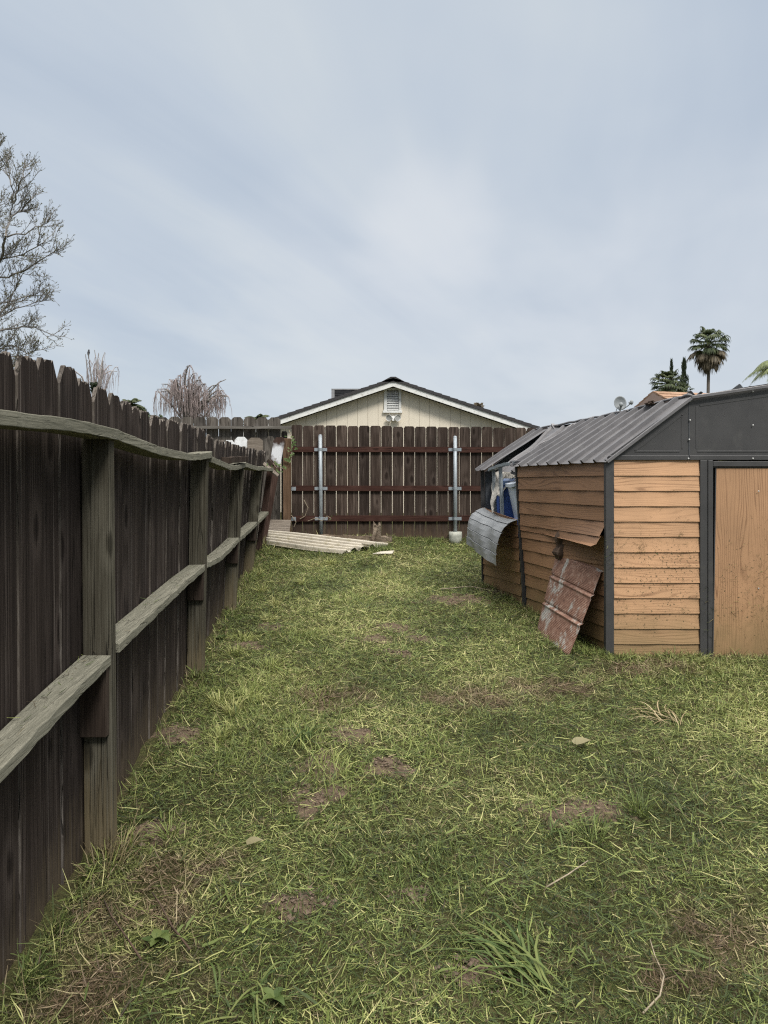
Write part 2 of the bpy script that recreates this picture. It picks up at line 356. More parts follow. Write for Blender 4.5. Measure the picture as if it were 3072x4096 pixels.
soil = ramp(nt, mth(nt, 'ADD', mth(nt, 'MULTIPLY', ns, .6), mth(nt, 'MULTIPLY', nf, .4)), [(.3, (.045, .033, .023)), (.5, (.115, .083, .057)), (.7, (.20, .15, .105))])
mulch = ramp(nt, mth(nt, 'ADD', mth(nt, 'MULTIPLY', ns, .5), mth(nt, 'MULTIPLY', nf, .5)), [(.32, (.012, .013, .006)), (.5, (.050, .053, .018)), (.68, (.13, .125, .046))])
mulch = mixc(nt, sstep(nt, nb, .45, .62, 0, .45), mulch, (.065, .048, .028))
thr = mth(nt, 'ADD', at, mth(nt, 'MULTIPLY', mth(nt, 'SUBTRACT', ns, .5), 1.6))
nt.links.new(mixc(nt, sstep(nt, thr, .38, .70), mulch, soil), b.inputs['Base Color'])
bump(nt, b, mth(nt, 'ADD', ns, nf), .9, .012)
ground = gm.build('ground', m); ground['kind'] = 'structure'
ground['label'] = 'brown earth and mown lawn floor of the yard'; 
aa = ground.data.attributes.new('bare', 'FLOAT', 'POINT'); aa.data.foreach_set('value', patch(X, Y, MOUNDS).ravel())

# ================================================================== LEFT FENCE
FY = np.array([-3.0, 1.2, 3.1, 5.3, 7.4, 9.3, 10.7, 11.2])
XB = np.array([-.85, -1.055, -1.158, -1.325, -1.521, -1.692, -1.780, -1.82])     # yard side of the posts at the lawn
XT = np.array([-.86, -1.060, -1.172, -1.296, -1.439, -1.563, -1.635, -1.65])     # the same at rail height
def xin(y, z):
    zb = -1.63 + .05 * (y - 3.1); t = (z - zb) / (.10 - zb)
    return float(np.interp(y, FY, XB) * (1 - t) + np.interp(y, FY, XT) * t)
LF = thing('wooden_fence', (xin(3.1, -1.6) - .12, 3.1, -1.63), 'long dark weathered fence along the left edge of the lawn with sagging flat rails', 'fence')
TY = np.array([2.0,2.475,2.69,2.90,3.12,3.33,3.50,3.94,4.38,5.6,6.44,8.5,10.85]); TZ = np.array([.405,.405,.4165,.42,.40,.382,.365,.332,.312,.335,.272,.27,.272])
TOPL = [.02, -.01, .005, -.015, .01]
bounds = [-2.6, -1.24, .96, 3.16, 5.36, 7.46, 9.36, 10.55]
def picket_left(mb, y0, y1, off, zt, zb, rough):
    zt0 = zt; c = (y1 - y0) * .22; cut = .07
    prof = [(y0, zb), (y1, zb), (y1, zt - cut), (y1 - c, zt)]
    n = 9 if rough else 2
    for k in range(1, n): prof.append((y1 - c + (y0 + 2 * c - y1) * k / n, zt + random.uniform(-.012, .006)))
    prof += [(y0 + c, zt), (y0, zt - cut)]
    if rough:
        prof = [p if p[1] == zb else (p[0] + random.uniform(-.004, .004), p[1] + random.uniform(-.006, .006)) for p in prof]
    warp = random.uniform(-.006, .006)
    def at(y, z, th): return (xin(y, z) - .121 - off - th - warp * (y - y0) / (y1 - y0), y, z)
    n = len(prof)
    vs = [at(y, z, 0) for y, z in prof] + [at(y, z, .018) for y, z in prof]
    mb.add(vs, [tuple(range(n)), tuple(range(2 * n - 1, n - 1, -1))] + [(i, n + i, n + (i + 1) % n, (i + 1) % n) for i in range(n)], [0, 0] + [1] * n)
sec = 0; mb = MB(); y = bounds[0]
while y < bounds[-1]:
    wd = random.uniform(.185, .207)
    if y + wd * .5 > bounds[sec + 1]:
        mb.build('picket_panel', [M['old_board'], M['board_edge']], LF); mb = MB(); sec += 1
    yc = y + wd / 2; zt = float(np.interp(yc, TY, TZ)) + random.uniform(-.012, .012)
    picket_left(mb, y, y + wd - random.uniform(.001, .005), random.choice([0, .003, .006, .009, .018]), zt, float(gz(-1.3, yc)) - .03, yc < 7)
    y += wd
mb.build('picket_panel', [M['old_board'], M['board_edge']], LF)
def sweep(mb, ys_, zs, xo0, xo1, th, jit=.003):
    n = len(ys_); vs = []; fs = []
    for i in range(n):
        j1, j2 = random.uniform(-jit, jit), random.uniform(-jit, jit)
        yy, zz = ys_[i], zs[i]; xa = xin(yy, zz) + xo0; xb = xin(yy, zz) + xo1 + j1
        vs += [(xa, yy, zz - th), (xb, yy, zz - th + j2), (xb, yy, zz + j2), (xa, yy, zz)]
    for i in range(n - 1):
        for k in range(4): fs.append((i * 4 + k, i * 4 + (k + 1) % 4, i * 4 + 4 + (k + 1) % 4, i * 4 + 4 + k))
    fs += [(3, 2, 1, 0), tuple((n - 1) * 4 + k for k in range(4))]
    mb.add(vs, fs)
def curve(ky, kz, n):
    yy = np.linspace(ky[0], ky[-1], n); zz = np.interp(yy, ky, kz)
    for _ in range(3): zz[1:-1] = (zz[:-2] + 2 * zz[1:-1] + zz[2:]) / 4
    return yy, zz
top_rails = [([-2.6,-1.2,.9,2.07,2.3,2.63,3.1,3.51,3.99,4.44,4.9,5.36], [.15,.14,.15,.170,.176,.186,.178,.146,.118,.106,.112,.137]),
             ([5.365,5.8,6.3,6.8,7.45], [.100,.075,.045,.045,.080]), ([7.455,8.0,8.6,9.35], [.075,.055,.038,.045]), ([9.355,9.9,10.5], [.040,.028,.03])]
for ky, kz in top_rails:
    mb = MB(); sweep(mb, *curve(ky, kz, 40 if ky[0] > 0 else 90), -.098, .022, .046); mb.build('top_rail', M['old_rail'], LF, bev=.003)
mid_rails = [([-2.6,-1.3], [-.98,-.97]), ([-1.2,0,.84], [-.96,-.97,-.93]), ([.96,2.07,2.6,3.055], [-.925,-.865,-.815,-.785]), ([3.17,3.9,4.6,5.255], [-.765,-.735,-.705,-.692]),
             ([5.37,6.0,6.7,7.355], [-.690,-.725,-.715,-.690]), ([7.465,8.3,9.25], [-.695,-.685,-.665]), ([9.36,10.0,10.62], [-.665,-.64,-.61])]
for ky, kz in mid_rails:
    mb = MB(); sweep(mb, *curve(ky, kz, 30), -.118, .003, .042); mb.build('middle_rail', M['old_rail'], LF, bev=.003)
for i, (py, zt) in enumerate([(3.1, .139), (5.3, .09), (7.4, .036), (9.3, 0.0), (.9, .10), (-1.25, .09)]):
    mb = MB(); zb = float(gz(-1.2, py)) - .1; vs = []
    for k in range(7):
        z = zb + (zt - zb) * k / 6; x = xin(py, z)
        vs.append([(x - .12, py - .03, z), (x, py - .03, z), (x, py + .03, z), (x - .12, py + .03, z)])
    mb.grid(vs, True); n = len(mb.v); mb.f += [(3, 2, 1, 0), (n - 4, n - 3, n - 2, n - 1)]
    mb.build('post', M['old_post'], LF, bev=.004)
    zr = [-.785 - .042, -.692 - .042, -.690 - .042, -.665 - .042, -.97, -1.0][i]; h = [.30, .215, .22, .2, .25, .25][i]
    mb = MB(); x = xin(py, zr)
    mb.hexa([(x - .119, py - .068, zr - h), (x - .006, py - .068, zr - h), (x - .006, py - .032, zr - h), (x - .119, py - .032, zr - h),
             (x - .119, py - .068, zr), (x - .006, py - .068, zr), (x - .006, py - .032, zr), (x - .119, py - .032, zr)])
    mb.build('cleat', M['cleat'], LF, bev=.003)
# the last, leaning red-brown post
mb = MB(); a = U(258, 548, 10.7); bq = U(270.3, 468, 10.62)
mb.beam(a - np.array([0, 0, .1]), bq, .075, .09, (0, 1, 0), 4); mb.build('post', M['dark_post'], LF, bev=.003)
# block lying on the rail
bt = thing('wood_block', (xin(6.6, .1) - .04, 6.9, .06), 'short dark weathered block lying loose on top of the sagging fence rail', 'block')
mb = MB(); xm = xin(6.7, .07) - .035
mb.beam((xm, 6.5, .088), (xm + .005, 7.3, .112), .09, .055, (0, 0, 1), 6, .004); mb.build('block_body', M['cleat'], bt, bev=.003)

# ================================================================== BACK FENCE
BY = 11.75
BF = thing('board_fence', ((420 - CX) / F * BY, BY, -1.045), 'reddish brown board fence across the back with galvanised round posts', 'fence')
mb = MB(); px0 = 291.6; k = 0
def dogear(mb, x0, x1, y0, z0, z1, th=.018, cut=.022, dz=.03):
    mb.prism([(x0, y0, z0), (x1, y0, z0), (x1, y0, z1 - dz), (x1 - cut, y0, z1), (x0 + cut, y0, z1), (x0, y0, z1 - dz)], (0, th, 0))
x = (px0 - CX) / F * BY
while x < 9.0:
    wd = .1755; pxx = CX + x / BY * F
    zt = (HY - (425.3 + (pxx - 291) * .0098)) / F * BY + random.uniform(-.007, .007)
    dogear(mb, x, x + wd, BY + random.uniform(0, .004), float(gz(0, BY)) - .02, zt); x += wd + random.uniform(.005, .0095)
    k += 1
mb.build('picket_panel', M['red_board'], BF)
xl = (px0 - CX) / F * BY
for pa, pb in ((446.9, 452.3), (485.7, 491.0), (515.6, 521.2)):
    mb = MB(); z1 = (HY - pa) / F * BY; z0 = (HY - pb) / F * BY; n = 14
    vs = []
    for i in range(n + 1):
        xx = xl + (9 - xl) * i / n; dz = random.uniform(-.004, .004)
        vs.append([(xx, BY - .043, z0 + dz), (xx, BY - .003, z0 + dz), (xx, BY - .003, z1 + dz), (xx, BY - .043, z1 + dz)])
    mb.grid(vs, True); mb.f += [(0, 1, 2, 3), tuple(n * 4 + q for q in (3, 2, 1, 0))]
    mb.build('rail', M['red_rail'], BF)
for (pxt, pxb, pt, pbm) in ((320.3, 321.2, 434.5, 535), (455.2, 455.4, 435.8, 536)):
    mb = MB(); yq = BY - .09; a = U(pxb, pbm + 4, yq); c = U(pxt, pt + 1.3, yq)
    mb.tube([a, (a + c) / 2, c], .0295, 14); mb.ball(c, (.031, .031, .022), 14, 6)
    pst = mb.build('metal_post', M['galv'], BF, smooth=True)
    for pr in (449.5, 488.3, 518.3):
        zz = (HY - pr) / F * BY; f = (zz - a[2]) / (c[2] - a[2]); xx = a[0] + (c[0] - a[0]) * f; mb = MB()
        mb.tube([(xx, yq, zz - .022), (xx, yq, zz + .022)], .034, 14)
        for sgn in (-1, 1): mb.box(xx + sgn * .068 - .036, xx + sgn * .068 + .036, BY - .0475, BY - .0435, zz - .028, zz + .024)
        pst['_w'] = BF['_w']; br = mb.build('bracket', M['galv_pale'], pst)
mb = MB(); fx = U(455.4, 533, BY - .1); P = []
for i, (z, r) in enumerate([(.03, .103), (-.03, .106), (-.10, .104), (-.16, .088), (-.21, .05)]):
    P.append([(fx[0] + r * math.cos(t) * (1 + .03 * math.sin(5 * t + i)), fx[1] + r * math.sin(t), -1.03 + z) for t in np.linspace(0, 2 * math.pi, 18, endpoint=False)])
mb.grid(P, True); mb.f.append(tuple(range(17, -1, -1))); mb.build('concrete_footing', M['concrete'], BF, smooth=True)
mb = MB(); xa = (283.6 - CX) / F * 11.66; xb = (291.0 - CX) / F * 11.66; zt = (HY - 438.5) / F * 11.66
mb.box(xa, xb, 11.6, 11.72, float(gz(0, 11.7)) - .1, zt); mb.build('corner_post', M['brown_post'], BF, bev=.004)
for pr in (488.6, 518.6):
    mb = MB(); zz = (HY - pr) / F * BY; mb.box(xb + .002, xb + .075, BY - .0475, BY - .0435, zz - .03, zz + .03); mb.build('bracket', M['galv_pale'], BF)

# neighbour's fence behind the corner
NY = 11.86
NF = thing('plank_fence', (-2.6, NY, -1.04), 'taller grey brown fence behind the left corner with a flat grey rail', 'fence')
mb = MB(); x = (280.4 - CX) / F * NY
while x > -8:
    wd = .197; zt = (HY - 416.9) / F * NY + random.uniform(-.012, .006)
    dogear(mb, x - wd, x, NY + random.uniform(0, .006), float(gz(0, NY)) - .05, zt, .018, .045, .045); x -= wd + random.uniform(.006, .014)
dogear(mb, (281 - CX) / F * NY, (287 - CX) / F * NY, NY + .03, -1.1, (HY - 431) / F * NY)
mb.build('picket_panel', M['grey_board'], NF)
mb = MB(); mb.beam((-8, NY - .07, .70), ((291.8 - CX) / F * 11.79, NY - .07, .694), .11, .045, (0, 0, 1), 30, .003); mb.build('rail', M['grey_rail'], NF)

# ================================================================== loose boards in the corner
def Z1(x, y): return (780 + x / 3.456) / 4, (1620 + y / 3.456) / 4
def corner_board(name, label, mat, tl, tr, br, bl, Yt, Yb, cut=.25, grp=None, th=.018, cat='board'):
    P = [U(*Z1(*bl), Yb), U(*Z1(*br), Yb), U(*Z1(*tr), Yt), U(*Z1(*tl), Yt)]
    o = thing(name, (P[0] + P[1]) / 2, label, cat, grp); mb = MB()
    up = P[3] - P[0]; ex = P[2] - P[3]; h = np.linalg.norm(up)
    pts = [P[0], P[1], P[2] - (P[2] - P[1]) * .05 / h, P[2] - ex * cut, P[3] + ex * cut, P[3] - up * .05 / h] if cut else P
    mb.prism(pts, (0, th, 0)); mb.build('board_body', mat, o); return o
corner_board('picket_board', 'white painted picket, only its tip showing, left of the taller white one', M['white_paint'], (395,485), (545,485), (545,1900), (395,1900), 11.45, 11.45, grp='loose boards in the left corner')
corner_board('picket_board', 'tall white painted picket standing beside a plain brown picket', M['white_paint'], (547,440), (722,440), (722,1900), (547,1900), 11.5, 11.5, grp='loose boards in the left corner')
corner_board('picket_board', 'upright bare brown picket right of the white painted ones', M['grey_plank'], (722,452), (938,452), (938,1900), (722,1900), 11.48, 11.48, grp='loose boards in the left corner')
corner_board('picket_board', 'narrow grey picket leaning beside the board sprayed with white paint', M['grey_board'], (985,432), (1095,432), (985,1950), (870,1950), 11.30, 11.2, .2, grp='loose boards in the left corner')
# dark leaning board with a patch of white spray paint
m = M['dark_post'].copy(); m.name = 'sprayed_board'; nt = m.node_tree; b = nt.nodes['Principled BSDF']; src = b.inputs['Base Color'].links[0].from_socket
pos = nd(nt, 'TexCoord').outputs['Object']; s3 = nd(nt, 'SeparateXYZ', {0: pos})
wz = mth(nt, 'ADD', s3.outputs[2], mth(nt, 'MULTIPLY_ADD', noi(nt, pos, 14, 5), .22, -.11))
diag = mth(nt, 'ADD', wz, mth(nt, 'MULTIPLY', mth(nt, 'SUBTRACT', s3.outputs[0], .27), .9))
wm = mth(nt, 'MULTIPLY', sstep(nt, diag, 1.20, 1.30), mth(nt, 'MULTIPLY', sstep(nt, wz, 1.48, 1.60, 1, 0), sstep(nt, s3.outputs[0], .28, .40, 1, .15)))
nt.links.new(mixc(nt, mth(nt, 'MULTIPLY', wm, .9), src, (.60, .61, .63)), b.inputs['Base Color'])
corner_board('picket_board', 'wide dark board leaning right with a patch of white spray paint near its top', m, (1092,445), (1250,445), (975,1935), (862,1960), 11.02, 11.0, .22, grp='loose boards in the left corner')
o = thing('lath_strip', U(*Z1(1040, 880), 10.5), 'grey splintered strip tilted down across the end of the left fence', 'strip')
mb = MB(); mb.beam(U(*Z1(925, 795), 10.45), U(*Z1(1150, 980), 10.45), .075, .02, (.3, -.5, 1), 4, .003); mb.build('strip_body', M['grey_plank'], o)
o = thing('wood_stub', U(*Z1(1040, 800), 10.7), 'dark splintered stub poking up behind the tilted grey strip', 'stub')
mb = MB(); mb.beam(U(*Z1(1005, 765), 10.62), U(*Z1(1085, 840), 10.62), .06, .05, (0, 0, 1), 3, .005); mb.build('stub_body', M['cleat'], o)
corner_board('plank', 'pale weathered plank on edge in the corner above the cream corrugated sheet', M['grey_plank'], (1000,1585), (1328,1590), (1305,1755), (985,1722), 11.48, 11.42, 0, th=.03, cat='plank')
corner_board('plank', 'half hidden lower plank right beneath the pale weathered plank', M['grey_plank'], (985,1728), (1175,1745), (1170,1830), (985,1830), 11.46, 11.43, 0, th=.03, cat='plank')

# ================================================================== GABLE HOUSE BEHIND
HYD = 18.0
def H(px, py, y=HYD): return U(px, py, y)
GH = thing('gable_house', ((393 - CX) / F * HYD, HYD, -1.03), 'cream house with a low white trimmed gable beyond the back fence', 'house')
sl_l = .335; ax = (393 - CX) / F * HYD; az = (HY - 379.5) / F * HYD; HW = 5.2; DEP = 11.0
def zr(u): return az - sl_l * abs(u)
m, nt, b = mat0('siding_board', .8, spec=.2); t = nd(nt, 'TexCoord').outputs['Object']
col = ramp(nt, noi(nt, vmul(nt, t, (3, 3, .8)), 2.0, 5, .6), [(.3, (.64, .575, .465)), (.7, (.69, .625, .51))])
col = mixc(nt, sstep(nt, noi(nt, vmul(nt, t, (14, 1, .5)), 1, 4, .6), .62, .8, 0, .3), col, (.27, .25, .20))
nt.links.new(col, b.inputs['Base Color']); M['house_wall'] = m
mb = MB(); xg = -HW + .35; step = .2575
gw = HW - .45; c0 = -gw
cuts = [-gw + step * i for i in range(int(2 * gw / step) + 1)] + [gw]
for i in range(len(cuts) - 1):
    u0, u1 = cuts[i], cuts[i + 1]
    if u0 < 0 < u1: top = [(ax + u1, HYD, zr(u1) - .2), (ax, HYD, zr(0) - .2), (ax + u0, HYD, zr(u0) - .2)]
    else: top = [(ax + u1, HYD, zr(u1) - .2), (ax + u0, HYD, zr(u0) - .2)]
    g = .004
    mb.prism([(ax + u0 + g, HYD, -1.1), (ax + u1 - g, HYD, -1.1)] + [(min(max(p[0], ax + u0 + g), ax + u1 - g), p[1], p[2]) for p in top], (0, .03, 0))
mb.build('wall', M['house_wall'], GH)
mb = MB(); mb.prism([(ax - gw, HYD + .012, -1.1), (ax + gw, HYD + .012, -1.1), (ax + gw, HYD + .012, zr(gw) - .2), (ax, HYD + .012, zr(0) - .2), (ax - gw, HYD + .012, zr(gw) - .2)], (0, DEP, 0))
dk = plain('wall_groove', (.52, .47, .38), .9); mb.build('wall_core', dk, GH)
for sg in (-1, 1):
    mb = MB(); P0 = np.array([ax, 0, az]); P1 = np.array([ax + sg * HW, 0, zr(HW)])
    yo = HYD - .33
    for k in range(26):                                     # courses of shingles, each lapping the one below
        a = P0 + (P1 - P0) * k / 26; c = P0 + (P1 - P0) * (k + 1) / 26
        mb.hexa([(a[0], yo, a[2] - .075), (a[0], HYD + DEP, a[2] - .075), (c[0], HYD + DEP, c[2] - .075), (c[0], yo, c[2] - .075),
                 (a[0], yo, a[2] - .004), (a[0], HYD + DEP, a[2] - .004), (c[0], HYD + DEP, c[2] + .012), (c[0], yo, c[2] + .012)])
    rf = mb.build('roof', M['shingle_dark'], GH); rf['_w'] = GH['_w']
    mb = MB(); n = 30; vs = []
    for k in range(n + 1):
        a = P0 + (P1 - P0) * k / n; j = random.uniform(-.006, .006)
        vs.append([(a[0], yo + .03, a[2] - .205), (a[0], yo + .07, a[2] - .205), (a[0], yo + .07, a[2] - .077), (a[0], yo + .03, a[2] - .077 + min(j, 0))])
    mb.grid(vs, True); mb.build('fascia', M['trim_white'], GH)
mb = MB(); mb.prism([(ax - .3, yo, az - .10), (ax + .3, yo, az - .10), (ax + .06, yo, az + .028), (ax - .06, yo, az + .028)], (0, DEP, 0)); mb.build('ridge_cap', M['shingle_dark'], GH)
# attic vent
vo_ = thing  # (parts of the house)
mb = MB(); yv = HYD - .03
def hb(mb, p0, q0, p1, q1, y0, y1):
    a = H(p0, q1); c = H(p1, q0); mb.box(a[0], c[0], y0, y1, a[2], c[2])
hb(mb, 382.9, 388.3, 402.1, 390.5, HYD - .06, HYD - .002); hb(mb, 382.9, 410.6, 402.1, 412.9, HYD - .07, HYD - .002)
hb(mb, 384.1, 390.5, 386.9, 410.6, HYD - .05, HYD - .002); hb(mb, 398.7, 390.5, 401.2, 410.6, HYD - .05, HYD - .002)
vf = mb.build('attic_vent', M['trim_white'], GH); vf['_w'] = GH['_w']
mb = MB()
for k in range(11):
    z = (HY - (391.7 + k * 1.72)) / F * HYD; a = H(387.2, 400)[0]; c = H(398.4, 400)[0]
    mb.hexa([(a, HYD - .045, z - .031), (c, HYD - .045, z - .031), (c, HYD - .035, z - .031), (a, HYD - .035, z - .031), (a, HYD - .012, z + .004), (c, HYD - .012, z + .004), (c, HYD - .004, z + .004), (a, HYD - .004, z + .004)])
mb.build('louvre', M['trim_white'], vf)
mb = MB(); hb(mb, 387, 390.5, 398.6, 410.6, HYD - .003, HYD - .001); mb.build('vent_back', plain('vent_dark', (.03, .03, .035), .9), vf)
# floodlight
mb = MB(); cfl = H(393.3, 418.6); mb.tube([cfl + [0, -.002, .02], cfl + [0, -.03, .02]], .05, 14); mb.box(cfl[0] - .03, cfl[0] + .03, HYD - .12, HYD - .03, cfl[2] - .065, cfl[2] - .02); mb.box(cfl[0] - .02, cfl[0] + .02, HYD - .08, HYD - .02, cfl[2] - .03, cfl[2] + .03)
fl = mb.build('floodlight', M['fixture'], GH); fl['_w'] = GH['_w']
for sg in (-1, 1):
    dirv = np.array([sg * .42, -1, -.25]); dirv /= np.linalg.norm(dirv); c = cfl + np.array([sg * .10, -.12, .01])
    mb = MB(); mb.tube([c - dirv * .10, c - dirv * .05, c, c + dirv * .03], [.025, .045, .075, .08], 16, False); mb.tube([cfl + [0, -.05, .02], c - dirv * .08], .014, 6)
    hd = mb.build('lamp_head', M['fixture'], fl, smooth=True, thick=.004)
    mb = MB(); mb.tube([c + dirv * .005, c + dirv * .012], .07, 16); mb.build('lamp_lens', M['lens'], fl)
# evaporative cooler on the roof slope
c0 = U(331.5, 400, 21); c1 = U(360.5, 388.8, 21)
EC = thing('rooftop_cooler', (c0[0] + .45, 21.3, c0[2] - .1), 'dark louvred rooftop cooler on the left slope of the cream house', 'air cooler')
mb = MB(); mb.box(c0[0] + .03, c1[0] - .03, 21, 21.85, c0[2] - .3, c1[2] - .03)
mb.build('cabinet', M['cooler'], EC)
mb = MB()
for k in range(9): z = c1[2] - .06 - k * .055; mb.box(c0[0] + .1, c1[0] - .08, 20.97, 21.0, z - .02, z)
mb.build('louvre', M['cooler'], EC)
mb = MB(); mb.box(c0[0], c1[0], 20.96, 21.9, c1[2] - .03, c1[2]); mb.box(c0[0], c0[0] + .09, 20.965, 21.0, c0[2] - .3, c1[2] - .031); mb.build('frame', M['cooler_frame'], EC)

# ================================================================== BROWN ROOFED HOUSE, RIGHT
m, nt, b = mat0('shingle_brown', .95, spec=.2); t = nd(nt, 'TexCoord').outputs['Object']
n1 = noi(nt, vmul(nt, t, (3, 3, 18)), 1.5, 6, .6)
nt.links.new(ramp(nt, n1, [(.3, (.16, .095, .060)), (.5, (.25, .155, .10)), (.7, (.34, .225, .155))]), b.inputs['Base Color']); bump(nt, b, n1, .5, .02); M['shingle_brown'] = m
A = U(652.8, 390.6, 18.0); dw = np.array([.30, -.95, 0]); dr = np.array([.95, .30, 0]); sl2 = .47; hw = 2.6
BH = thing('brown_roof_house', (A[0] + 1, A[1] + .5, -1.03), 'house with a brown shingle roof and pinkish tan gable trim behind the shed', 'house')
def rp(u, r, dz=0): return A + dw * u + dr * r + np.array([0, 0, -sl2 * abs(u) + dz])
for sg in (-1, 1):
    mb = MB()
    for k in range(14):
        u0 = sg * hw * k / 14; u1 = sg * hw * (k + 1) / 14
        mb.hexa([rp(u0, 0, -.05), rp(u1, 0, -.05), rp(u1, 9, -.05), rp(u0, 9, -.05), rp(u0, 0, -.012), rp(u1, 0, .008), rp(u1, 9, .008), rp(u0, 9, -.012)])
    mb.build('roof', M['shingle_brown'], BH)
    mb = MB(); mb.hexa([rp(0, .0, -.24), rp(sg * hw, .0, -.24), rp(sg * hw, .05, -.24), rp(0, .05, -.24), rp(0, .0, -.055), rp(sg * hw, .0, -.055), rp(sg * hw, .05, -.055), rp(0, .05, -.055)])
    mb.build('fascia', M['tan_trim'], BH)
mb = MB(); q = hw - .3; gp = lambda u, z: np.array([*(A + dw * u + dr * .55)[:2], z])
mb.prism([gp(-q, -1.03), gp(q, -1.03), gp(q, rp(q, 0)[2] - .06), gp(0, A[2] - .06), gp(-q, rp(q, 0)[2] - .06)], dr * 8); mb.build('wall', M['tan_wall'], BH)

# ================================================================== SHED
def SX(s): return 1.82 - .64 * s
def SY(s): return 5.81 + 2.79 * s
def zeave(s): return float(np.interp(s, [0, .577, 1], [.08, .05, -.005]))
def lean(s): return float(np.interp(s, [0, .3, .577, .8, 1], [0, -.045, -.082, -.06, -.012]))
NRM = np.array([-2.79, -.64, 0]) / math.hypot(2.79, .64)          # outward from the side wall
def SW(s, z, out=0.0):                                            # point on the leaning side wall
    zb = -1.5 + .14 * s; f = (z - zb) / (zeave(s) - zb)
    return np.array([SX(s) + lean(s) * f, SY(s), z]) + NRM * out
ROW = .1234
SH = thing('metal_shed', (1.82, 5.81, -1.49), 'damaged brown wood grain metal shed with a caved in dark ribbed roof', 'shed')
def siding_side(name, s0, s1, ztop, zbot, rows_from, deflect=None, mat=None, n=18, ph=0.0):
    """lap siding: every row hangs 10 mm out at its foot"""
    rr = []; i = rows_from
    dent = [random.uniform(-1, 1) for _ in range(8)]
    while True:
        a = -i * ROW; c = -(i + 1) * ROW
        if zeave(.3) + a <= zbot + .02: break
        mb = MB(); P = []
        for fr, out in ((0, .0), (.06, .002), (.5, .006), (1, .013), (1.0, .001)):
            row = []
            for k in range(n + 1):
                s = s0 + (s1 - s0) * k / n
                zt = ztop(s) if callable(ztop) else zeave(s)
                z = zeave(s) + a + (c - a) * fr
                z = min(z, zt); z = max(z, zbot if not callable(zbot) else zbot(s))
                dd = .004 * math.sin(s * 19 + i * .4) + .002 * math.sin(s * 43 + i * 1.7 + dent[i % 8])
                o_ = out + dd + (deflect(s, i + fr) if deflect else 0)
                row.append(SW(s, z, o_))
            P.append(row)
        mb.grid(P); rr.append(mb); i += 1
    M_ = MB()
    for q in rr: M_.add(q.v, q.f)
    return M_.build(name, mat or M['siding_side'], SH, thick=.0012)
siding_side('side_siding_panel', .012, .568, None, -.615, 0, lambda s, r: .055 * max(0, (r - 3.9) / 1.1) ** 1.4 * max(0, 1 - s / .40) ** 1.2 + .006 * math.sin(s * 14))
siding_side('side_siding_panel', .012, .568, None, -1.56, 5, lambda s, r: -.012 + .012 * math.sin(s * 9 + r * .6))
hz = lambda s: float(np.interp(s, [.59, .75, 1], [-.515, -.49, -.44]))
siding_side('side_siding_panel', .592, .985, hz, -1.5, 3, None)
# corner, middle and back posts of the side
mb = MB(); zb = -1.56
mb.hexa([(1.785, 5.795, zb), (1.852, 5.795, zb), (1.852, 5.845, zb), (1.785, 5.85, zb), (1.785, 5.795, .085), (1.852, 5.795, .085), (1.852, 5.845, .085), (1.785, 5.85, .085)])
mb.build('corner_post', M['dark_steel'], SH, bev=.004)
for s_, wd in ((.577, .016), (.992, .018)):
    mb = MB(); P = []
    for k in range(10):
        z = -1.5 + .14 * s_ + (zeave(s_) + 1.5 - .14 * s_) * k / 9; ds = wd / 2.79 / 2
        P.append([SW(s_ - ds * 1.3, z, .02), SW(s_ + ds * 1.3, z, .02), SW(s_ + ds * 1.3, z, -.02), SW(s_ - ds * 1.3, z, -.02)])
    mb.grid(P, True); mb.f += [(3, 2, 1, 0), (36, 37, 38, 39)]; mb.build('wall_post', M['dark_steel'], SH)
# galvanised studs and plate left standing in the torn bay
for s_ in (.848, .764):
    mb = MB(); ds = .006
    for oo, tt in ((.0, .003), (-.03, .003)):
        a0 = -.62; a1 = zeave(s_) + .02
        mb.hexa([SW(s_ - ds, a0, oo), SW(s_ + ds, a0, oo), SW(s_ + ds, a0, oo - tt), SW(s_ - ds, a0, oo - tt), SW(s_ - ds, a1, oo), SW(s_ + ds, a1, oo), SW(s_ + ds, a1, oo - tt), SW(s_ - ds, a1, oo - tt)])
    mb.hexa([SW(s_ - ds, -.62, 0), SW(s_ - ds + .001, -.62, 0), SW(s_ - ds + .001, -.62, -.033), SW(s_ - ds, -.62, -.033), SW(s_ - ds, a1, 0), SW(s_ - ds + .001, a1, 0), SW(s_ - ds + .001, a1, -.033), SW(s_ - ds, a1, -.033)])
    mb.build('stud', M['galv_pale'], SH)
mb = MB(); P = []
for k in range(12):
    s_ = .575 + .30 * k / 11; z = float(np.interp(s_, [.575, .70, .875], [.088, .075, .018])) + .004 * math.sin(k * 2.2)
    P.append([SW(s_, z, .03), SW(s_, z + .004, -.05), SW(s_, z - .025, -.05), SW(s_, z - .03, .03)])
mb.grid(P, True); mb.build('top_plate', M['galv_pale'], SH)
